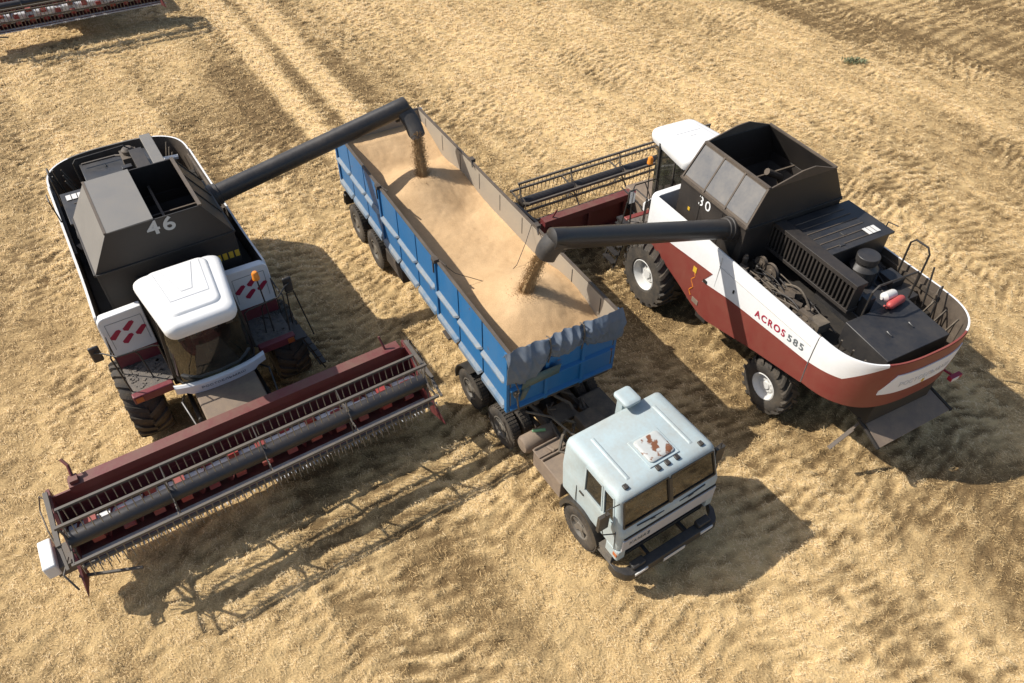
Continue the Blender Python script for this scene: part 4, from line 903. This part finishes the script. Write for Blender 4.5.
# ------------------------------------------------------------------ tractor unit
def make_truck():
    t = thing('truck', 'pale blue cab-over truck with a rusty roof hatch coupled to the trailer', 'truck', K_O, R(K_Y))
    ch = MB()
    for y in (-.42, .42): ch.mm((-1.5, y - .05, .72), (4.5, y + .05, .98))
    for x in (-1.3, .0, 1.3, 2.2): ch.mm((x - .06, -.38, .76), (x + .06, .38, .94))
    for x in (-.66, .66): ch.bar((x, -1.0, .5), (x, 1.0, .5), .17); ch.lathe([(.001, -.25), (.22, -.2), (.26, 0), (.22, .2), (.001, .25)], (x, 0, .52), (1, 0, 0), 16)
    ch.bar((3.54, -.95, .48), (3.54, .95, .48), .12); ch.bar((-1.2, .55, .7), (1.2, .55, .7), .1, .1); ch.bar((-1.2, -.55, .7), (1.2, -.55, .7), .1, .1)
    ch.lathe([(.001, 0), (.5, 0), (.5, .06), (.001, .06)], (0, 0, 1.18), (0, 0, 1), 28); ch.mm((-.5, -.55, 1.0), (.5, .55, 1.18))
    ch.build('chassis', 'chassis', t, .012)
    rs = random.Random(9); pi = MB()
    for k in range(16):
        x = rs.uniform(1.0, 2.7); y = rs.uniform(-.6, .8); w = [Vector((x, y, .98))]
        for j in range(4): w.append(w[-1] + Vector((rs.uniform(-.25, .25), rs.uniform(-.25, .25), rs.uniform(-.05, .16))))
        pi.tube(w, rs.choice((.018, .025, .035)), 6, rs.choice((0, 1)))
    pi.tube([(2.55 + .10 * math.sin(k * .9), .35 + .1 * math.cos(k * .9), 1.2 + k * .012) for k in range(50)], .018, 6, 0)
    pi.mm((1.7, .0, .95), (2.5, .5, 1.25), 1); pi.mm((1.2, .45, .6), (2.3, 1.05, 1.02), 1); pi.mm((1.25, .50, 1.02), (2.25, 1.0, 1.05), 0); pi.mm((1.15, -.3, .98), (1.6, .2, 1.08), 1)
    pi.build('hoses_and_gearbox', ['hose', 'clutter'], t, .008)
    at = MB(); at.lathe([(.001, -.5), (.16, -.48), (.20, -.42), (.20, .28), (.16, .34), (.001, .36)], (1.50, -.68, .80), (0, 1, 0), 22); at.lathe([(.205, -.1), (.21, -.1), (.21, -.05), (.205, -.05)], (1.50, -.68, .80), (0, 1, 0), 22)
    ato = at.build('air_tank', 'drybox', t); gl = MB(); gl.tube([(1.42, -.85, 1.0), (1.5, -.75, 1.04), (1.55, -.62, 1.03)], .035, 6); M['green'] = paint('green valve', (.12, .32, .14), .5, .3); gl.build('valve', 'green', ato)
    bx = MB(); bx.mm((1.86, -1.12, .55), (2.52, -.52, 1.02)); bx.mm((1.84, -1.14, 1.02), (2.10, -.50, 1.05)); bx.mm((1.86, -1.12, 1.02), (1.90, -.52, 1.10)); bx.mm((2.16, -1.12, 1.02), (2.20, -.52, 1.10)); bx.bar((1.95, -.85, 1.06), (2.14, -.80, 1.10), .06)
    bx.mm((2.24, -1.15, .6), (2.85, -.55, 1.08)); bx.build('battery_box', 'drybox', t, .02)
    # --- cab shell with window openings: rings of one perimeter at rising heights
    zs = [(1.12, 2.86, 4.60, 1.15), (1.66, 2.83, 4.62, 1.165), (1.80, 2.82, 4.55, 1.165), (2.35, 2.80, 4.39, 1.11), (2.41, 2.80, 4.365, 1.085), (2.45, 2.84, 4.30, 1.02), (2.475, 2.93, 4.18, .90)]
    fr = [.03, .07, .25, .285, .60, 1.0]       # side stations from front to rear
    def ring(z, xr, xf, h):
        P = [(xf, -h * .92), (xf, -.035), (xf, .035), (xf, h * .92), (xf - .05, h * .99)]
        xs = [xf - .05 - f * (xf - xr - .12) for f in fr]
        P += [(x, h) for x in xs] + [(xr + .03, h * .985), (xr, h * .93), (xr, -h * .93), (xr + .03, -h * .985)] + [(x, -h) for x in xs[::-1]] + [(xf - .05, -h * .99)]
        return [(x, y, z) for x, y in P]
    RG = [ring(*q) for q in zs]; n = len(RG[0]); b = MB()
    for r_ in RG: b.v += r_
    nf = len(fr); side_l = 5; side_r0 = 5 + nf + 4
    openf = {0, 2}; openl = {side_l + 1, side_l + 3}; openr = {side_r0 + nf - 2 - 1, side_r0 + nf - 2 - 3}
    for i in range(len(RG) - 1):
        for j in range(n):
            if i == 2 and (j in openf or j in openl or j in openr): continue
            k = (j + 1) % n; b.f.append((i * n + j, i * n + k, (i + 1) * n + k, (i + 1) * n + j)); b.m.append(0)
    b.f.append(tuple(range(6 * n, 7 * n))); b.m.append(0); b.f.append(tuple(reversed(range(n)))); b.m.append(1)
    cab = b.build('cab', ['cab', 'core'], t, smooth=50); so = cab.modifiers.new('skin', 'SOLIDIFY'); so.thickness = .035; so.offset = -1
    def gpane(name, j, mat, inset=.015):
        k = (j + 1) % n; q = [Vector(RG[2][j]), Vector(RG[2][k]), Vector(RG[3][k]), Vector(RG[3][j])]; c = sum(q, Vector()) / 4; nr = (q[1] - q[0]).cross(q[3] - q[0]).normalized()
        if nr.dot(c - Vector((3.7, 0, 2))) < 0: nr = -nr
        w = MB(); w.add([p - nr * inset for p in q], [(0, 1, 2, 3)]); w.build(name, mat, cab)
        s_ = MB()
        for a_ in range(4): s_.bar(q[a_] - nr * .004, q[(a_ + 1) % 4] - nr * .004, .03, .03, up=nr)
        s_.build('window_seal', 'plastic' if name == 'windscreen' else 'cab', cab)
    for j in openf: gpane('windscreen', j, 'glassbrown')
    for j in openl | openr: gpane('side_window', j, 'glassbrown')
    dm = MB(); dm.bar((4.56, 0, 1.78), (4.405, 0, 2.32), .06, .03); dm.build('window_bar', 'plastic', cab)
    ins = MB(); ins.mm((4.15, -1.05, 1.3), (4.45, 1.05, 1.68)); ins.mm((2.95, -1.05, 1.2), (4.4, 1.05, 1.26)); ins.build('dashboard', 'core', cab, .04)
    for y in (-.55, .55): s_ = MB(); s_.mm((3.35, y - .25, 1.4), (3.85, y + .25, 1.62)); s_.mm((3.25, y - .25, 1.6), (3.38, y + .25, 2.2)); s_.build('seat', 'cloth', cab, .05)
    sw = MB(); sw.tube([(4.0 + .2 * math.sin(a) * .6, .55 + .2 * math.cos(a), 1.85 + .2 * math.sin(a) * .5) for a in [k * 2 * PI / 20 for k in range(21)]], .016, 6); sw.tube([(4.0, .55, 1.85), (4.25, .55, 1.5)], .03, 6); sw.build('steering_wheel', 'plastic', cab)
    tg = MB(); tg.mm((4.44, .02, 1.85), (4.455, .16, 1.97)); tg.build('windscreen_card', 'plate', cab)
    # roof ribs, hatch, lamps
    rb = MB()
    for y in (-.72, .72): rb.hexa([(3.06, y - .05, 2.47), (4.12, y - .05, 2.47), (4.12, y + .05, 2.47), (3.06, y + .05, 2.47)], [(3.10, y - .02, 2.492), (4.08, y - .02, 2.492), (4.08, y + .02, 2.492), (3.10, y + .02, 2.492)])
    rb.mm((3.50, -.26, 2.47), (4.14, .42, 2.498)); rb.build('roof_rib', 'cab', cab, .012)
    ht = MB(); ht.rings([[(x, y + .08, z) for x, y, z in rrect(3.56 + d_, 4.08 - d_, .28 - d_, .28 - d_, z_, .07)] for z_, d_ in ((2.49, 0), (2.53, .0), (2.55, .03), (2.553, .06))]); ht.build('roof_hatch', 'cabrust', cab, smooth=40)
    for x, y in ((4.20, -.86), (4.20, .86), (4.20, -.13), (4.20, .08), (4.20, .30)):
        z0 = 2.455; lm = MB(); lm.mm((x - .05, y - .045, z0), (x + .05, y + .045, z0 + .05)); lo = lm.build('marker_lamp', 'plastic', cab, .012); le = MB(); le.mm((x + .048, y - .035, z0 + .008), (x + .056, y + .035, z0 + .042)); le.build('lamp_lens', 'amberlens', lo) if False else None
    vt = MB(); vt.rings([rrect(2.56 + d_, 2.98 - d_, .19 - d_, .19 - d_, z_, .07) for z_, d_ in ((2.70, .05), (2.72, 0), (2.78, 0), (2.805, .04), (2.808, .09))]); vt.v = [(x, y + .33, z) for x, y, z in vt.v]; vt.v = [(x - .02, y, z - .10) for x, y, z in vt.v]; vt.mm((2.58, .25, .9), (2.74, .41, 2.60)); vt.build('air_intake', 'cabrust' if False else 'cab', t, .01)
    # front
    gfr = MB(); gfr.mm((4.60, -1.10, 1.16), (4.645, 1.10, 1.50)); gfo = gfr.build('front_grille', 'grillec', t, .012)
    sl_ = MB(); sl_.mm((4.61, -1.08, 1.53), (4.638, 1.08, 1.565)); sl_.build('grille_slot', 'core', t)
    text('lettering', 'КАМАЗ', .13, 'textdark', gfo, (4.650, -.72, 1.34), (0, 1, 0), (0, 0, 1), width=.46, space=1.1)
    lw_ = MB(); lw_.mm((4.30, -1.05, .62), (4.52, 1.05, 1.12)); lw_.mm((4.50, -.9, .78), (4.56, .9, .84)); lw_.mm((4.50, -.9, .98), (4.56, .9, 1.02)); lw_.build('radiator', 'core', t, .01)
    for s in (-1, 1):
        mg = MB(); mg.rings([[(-.66 + .60 * math.cos(R(a_)), s * .62, .52 + .60 * math.sin(R(a_))), (-.66 + .60 * math.cos(R(a_)), s * 1.2, .52 + .60 * math.sin(R(a_))), (-.66 + .57 * math.cos(R(a_)), s * 1.2, .52 + .57 * math.sin(R(a_))), (-.66 + .57 * math.cos(R(a_)), s * .62, .52 + .57 * math.sin(R(a_)))] for a_ in range(80, 195, 10)]); mg.build('mud_guard', 'plastic', t)
        y0, y1 = sorted((s * .98, s * 1.15)); cp = MB(); cp.mm((4.28, s * 1.145 - .015, .86), (4.60, s * 1.145 + .015, 1.13)); cp.mm((4.44, y0, .86), (4.62, y1, 1.13)); cpo = cp.build('corner_panel', 'cab', t, .02)
        il = MB(); il.mm((4.50, s * 1.16, .98), (4.60, s * 1.175, 1.06)); il.build('indicator', 'amberlens', cpo)
        gri = MB()
        for k in range(6): gri.mm((4.12, min(s * 1.0, s * 1.17), .56 + k * .045), (4.48, max(s * 1.0, s * 1.17), .575 + k * .045))
        gri.build('step', 'rimg', t)
        fe = MB(); pr = []
        for k in range(15): a_ = R(172 - k * 11.0); pr.append((3.54 + .62 * math.cos(a_), .5 + .68 * math.sin(a_)))
        ri = [[(x, s * .78, z), (x, s * 1.215, z), (x + (3.54 - x) * .13, s * 1.225, z - .07), (x + (3.54 - x) * .13, s * .78, z - .07)] for x, z in pr]; fe.rings(ri); fe.build('wheel_arch', 'plastic', t)
        dh = MB(); dh.bar((3.42, s * 1.172, 1.62), (3.54, s * 1.172, 1.62), .025, .04); dh.build('door_handle', 'plastic', cab)
        ds = MB()
        for x in (3.33, 4.50): ds.bar((x, s * 1.168, 1.14), (x + (-.01 if x < 4 else -.04), s * 1.168, 1.66), .008, .012)
        ds.build('door_seam', 'core', cab)
        mi = MB(); mi.box((4.30, s * 1.35, 1.92), (.07, .22, .42)); mi.tube([(4.48, s * 1.15, 1.62), (4.36, s * 1.36, 1.60), (4.32, s * 1.36, 1.72)], .013, 6); mi.tube([(4.36, s * 1.09, 2.34), (4.32, s * 1.33, 2.3), (4.32, s * 1.34, 2.1)], .011, 6); mi.build('mirror', 'plastic', t, .02)
        wheel(t, 3.54, s * 1.055, .505, .27, .27, s, None, 'rimg')
        for x in (-.66, .66): wheel(t, x, s * 1.045, .505, .26, .27, s, None, 'rimg'); wheel(t, x, s * .74, .505, .26, .27, s, None, 'rimg')
        wi = MB(); wi.tube([(4.595, s * .18, 1.70), (4.60, s * .52, 1.715), (4.595, s * .80, 1.735)], .012, 6); wi.tube([(4.60, s * .30, 1.64), (4.61, s * .50, 1.715)], .012, 6); wi.build('wiper', 'plastic', t)
    bu = MB(); rs_ = []
    for k in range(25):
        y = -1.22 + 2.44 * k / 24; e = max(0, abs(y) - 1.0) / .22; x = 4.92 - .24 * e ** 2
        rs_.append([(x - .18, y, .50), (x, y, .47), (x + .03, y, .56), (x, y, .70), (x - .18, y, .71)])
    bu.rings(rs_); bu.mm((4.5, -.5, .55), (4.75, -.42, .65)); bu.mm((4.5, .42, .55), (4.75, .5, .65)); buo = bu.build('bumper', 'plastic', t, .01)
    np_ = MB(); np_.mm((4.945, -.26, .50), (4.952, .26, .61)); np_.build('number_plate', 'plate', buo)
    for y in (-.80, .80):
        hl = MB(); hl.mm((4.935, y - .16, .60), (4.948, y + .16, .68)); hl.mm((4.70, y - .15, .70), (4.86, y + .15, .80)); hl.build('headlight', ['plate'], buo, .01) if False else None
        a_ = MB(); a_.mm((4.72, y - .15, .70), (4.87, y + .15, .80)); ho_ = a_.build('headlight', 'plastic', buo, .02); l_ = MB(); l_.mm((4.925, y - .15, .615), (4.948, y + .15, .685)); l_.build('lamp_lens', 'plate', ho_)
    return t
make_truck()

# things left lying on the deck of combine 30
def on30(x, y, z): return w2(B_O, B_Y, (x, y, z))
e = MB(); e.lathe([(.001, -.26), (.07, -.25), (.085, -.21), (.085, .18), (.05, .24), (.03, .25), (.03, .30), (.001, .30)], (0, 0, 0), (.3, 1, .05), 18); e.bar((.08, .28, .03), (.14, .36, .08), .03)
tag(e.build('fire_extinguisher', 'extred', loc=on30(-5.12, -.42, 3.14), rotz=R(B_Y + 25)), 'red fire extinguisher lying on the black tail deck of combine 30', 'extinguisher')
e = MB(); e.lathe([(.001, -.2), (.09, -.19), (.10, -.16), (.10, .12), (.06, .17), (.03, .18), (.03, .22), (.001, .22)], (0, 0, 0), (.2, 1, .1), 18)
tag(e.build('canister', 'plate', loc=on30(-4.92, -.42, 3.16), rotz=R(B_Y + 15)), 'white plastic canister lying beside the red extinguisher', 'canister')

# ------------------------------------------------------------------ light and camera
AZ, EL = R(-8), R(44)
d = Vector((math.cos(EL) * math.cos(AZ), math.cos(EL) * math.sin(AZ), -math.sin(EL)))
sun = bpy.data.lights.new('sun', 'SUN'); sun.energy = 4.2; sun.angle = R(.53); sun.color = (1.0, .95, .87)
so = bpy.data.objects.new('sun', sun); COL.objects.link(so); so.rotation_euler = d.to_track_quat('-Z', 'Y').to_euler(); so.location = (-20, 3, 25)
w = bpy.data.worlds.new('World'); SC.world = w; w.use_nodes = True; nt = w.node_tree; nt.nodes.clear()
sk = nt.nodes.new('ShaderNodeTexSky'); sk.sky_type = 'NISHITA'; sk.sun_disc = False; sk.sun_elevation = EL; sk.sun_rotation = math.atan2(-d.x, -d.y); sk.dust_density = 2.0
bg = nt.nodes.new('ShaderNodeBackground'); bg.inputs[1].default_value = .10; ow = nt.nodes.new('ShaderNodeOutputWorld'); nt.links.new(sk.outputs[0], bg.inputs[0]); nt.links.new(bg.outputs[0], ow.inputs[0])

F_, P_, RL_, H_ = 727.236, .78357, .013412, 12.930
cam = bpy.data.cameras.new('camera'); cam.sensor_width = 36; cam.sensor_fit = 'HORIZONTAL'; cam.lens = F_ * 36 / 1024; cam.clip_end = 5000; cam.clip_start = .1
co = bpy.data.objects.new('camera', cam); COL.objects.link(co)
fw = Vector((0, math.cos(P_), -math.sin(P_))); rt = Vector((1, 0, 0)); up = rt.cross(fw)
rt2 = rt * math.cos(RL_) + up * math.sin(RL_); up2 = -rt * math.sin(RL_) + up * math.cos(RL_)
co.matrix_world = Matrix(((rt2.x, up2.x, -fw.x, 0), (rt2.y, up2.y, -fw.y, 0), (rt2.z, up2.z, -fw.z, H_), (0, 0, 0, 1)))
SC.camera = co
v = SC.view_settings; v.view_transform = 'Standard'; v.look = 'None'; v.gamma = 1; v.exposure = 0.52; v.use_curve_mapping = False
SC.render.film_transparent = False
SC.cycles.max_bounces = 8; SC.cycles.transparent_max_bounces = 8
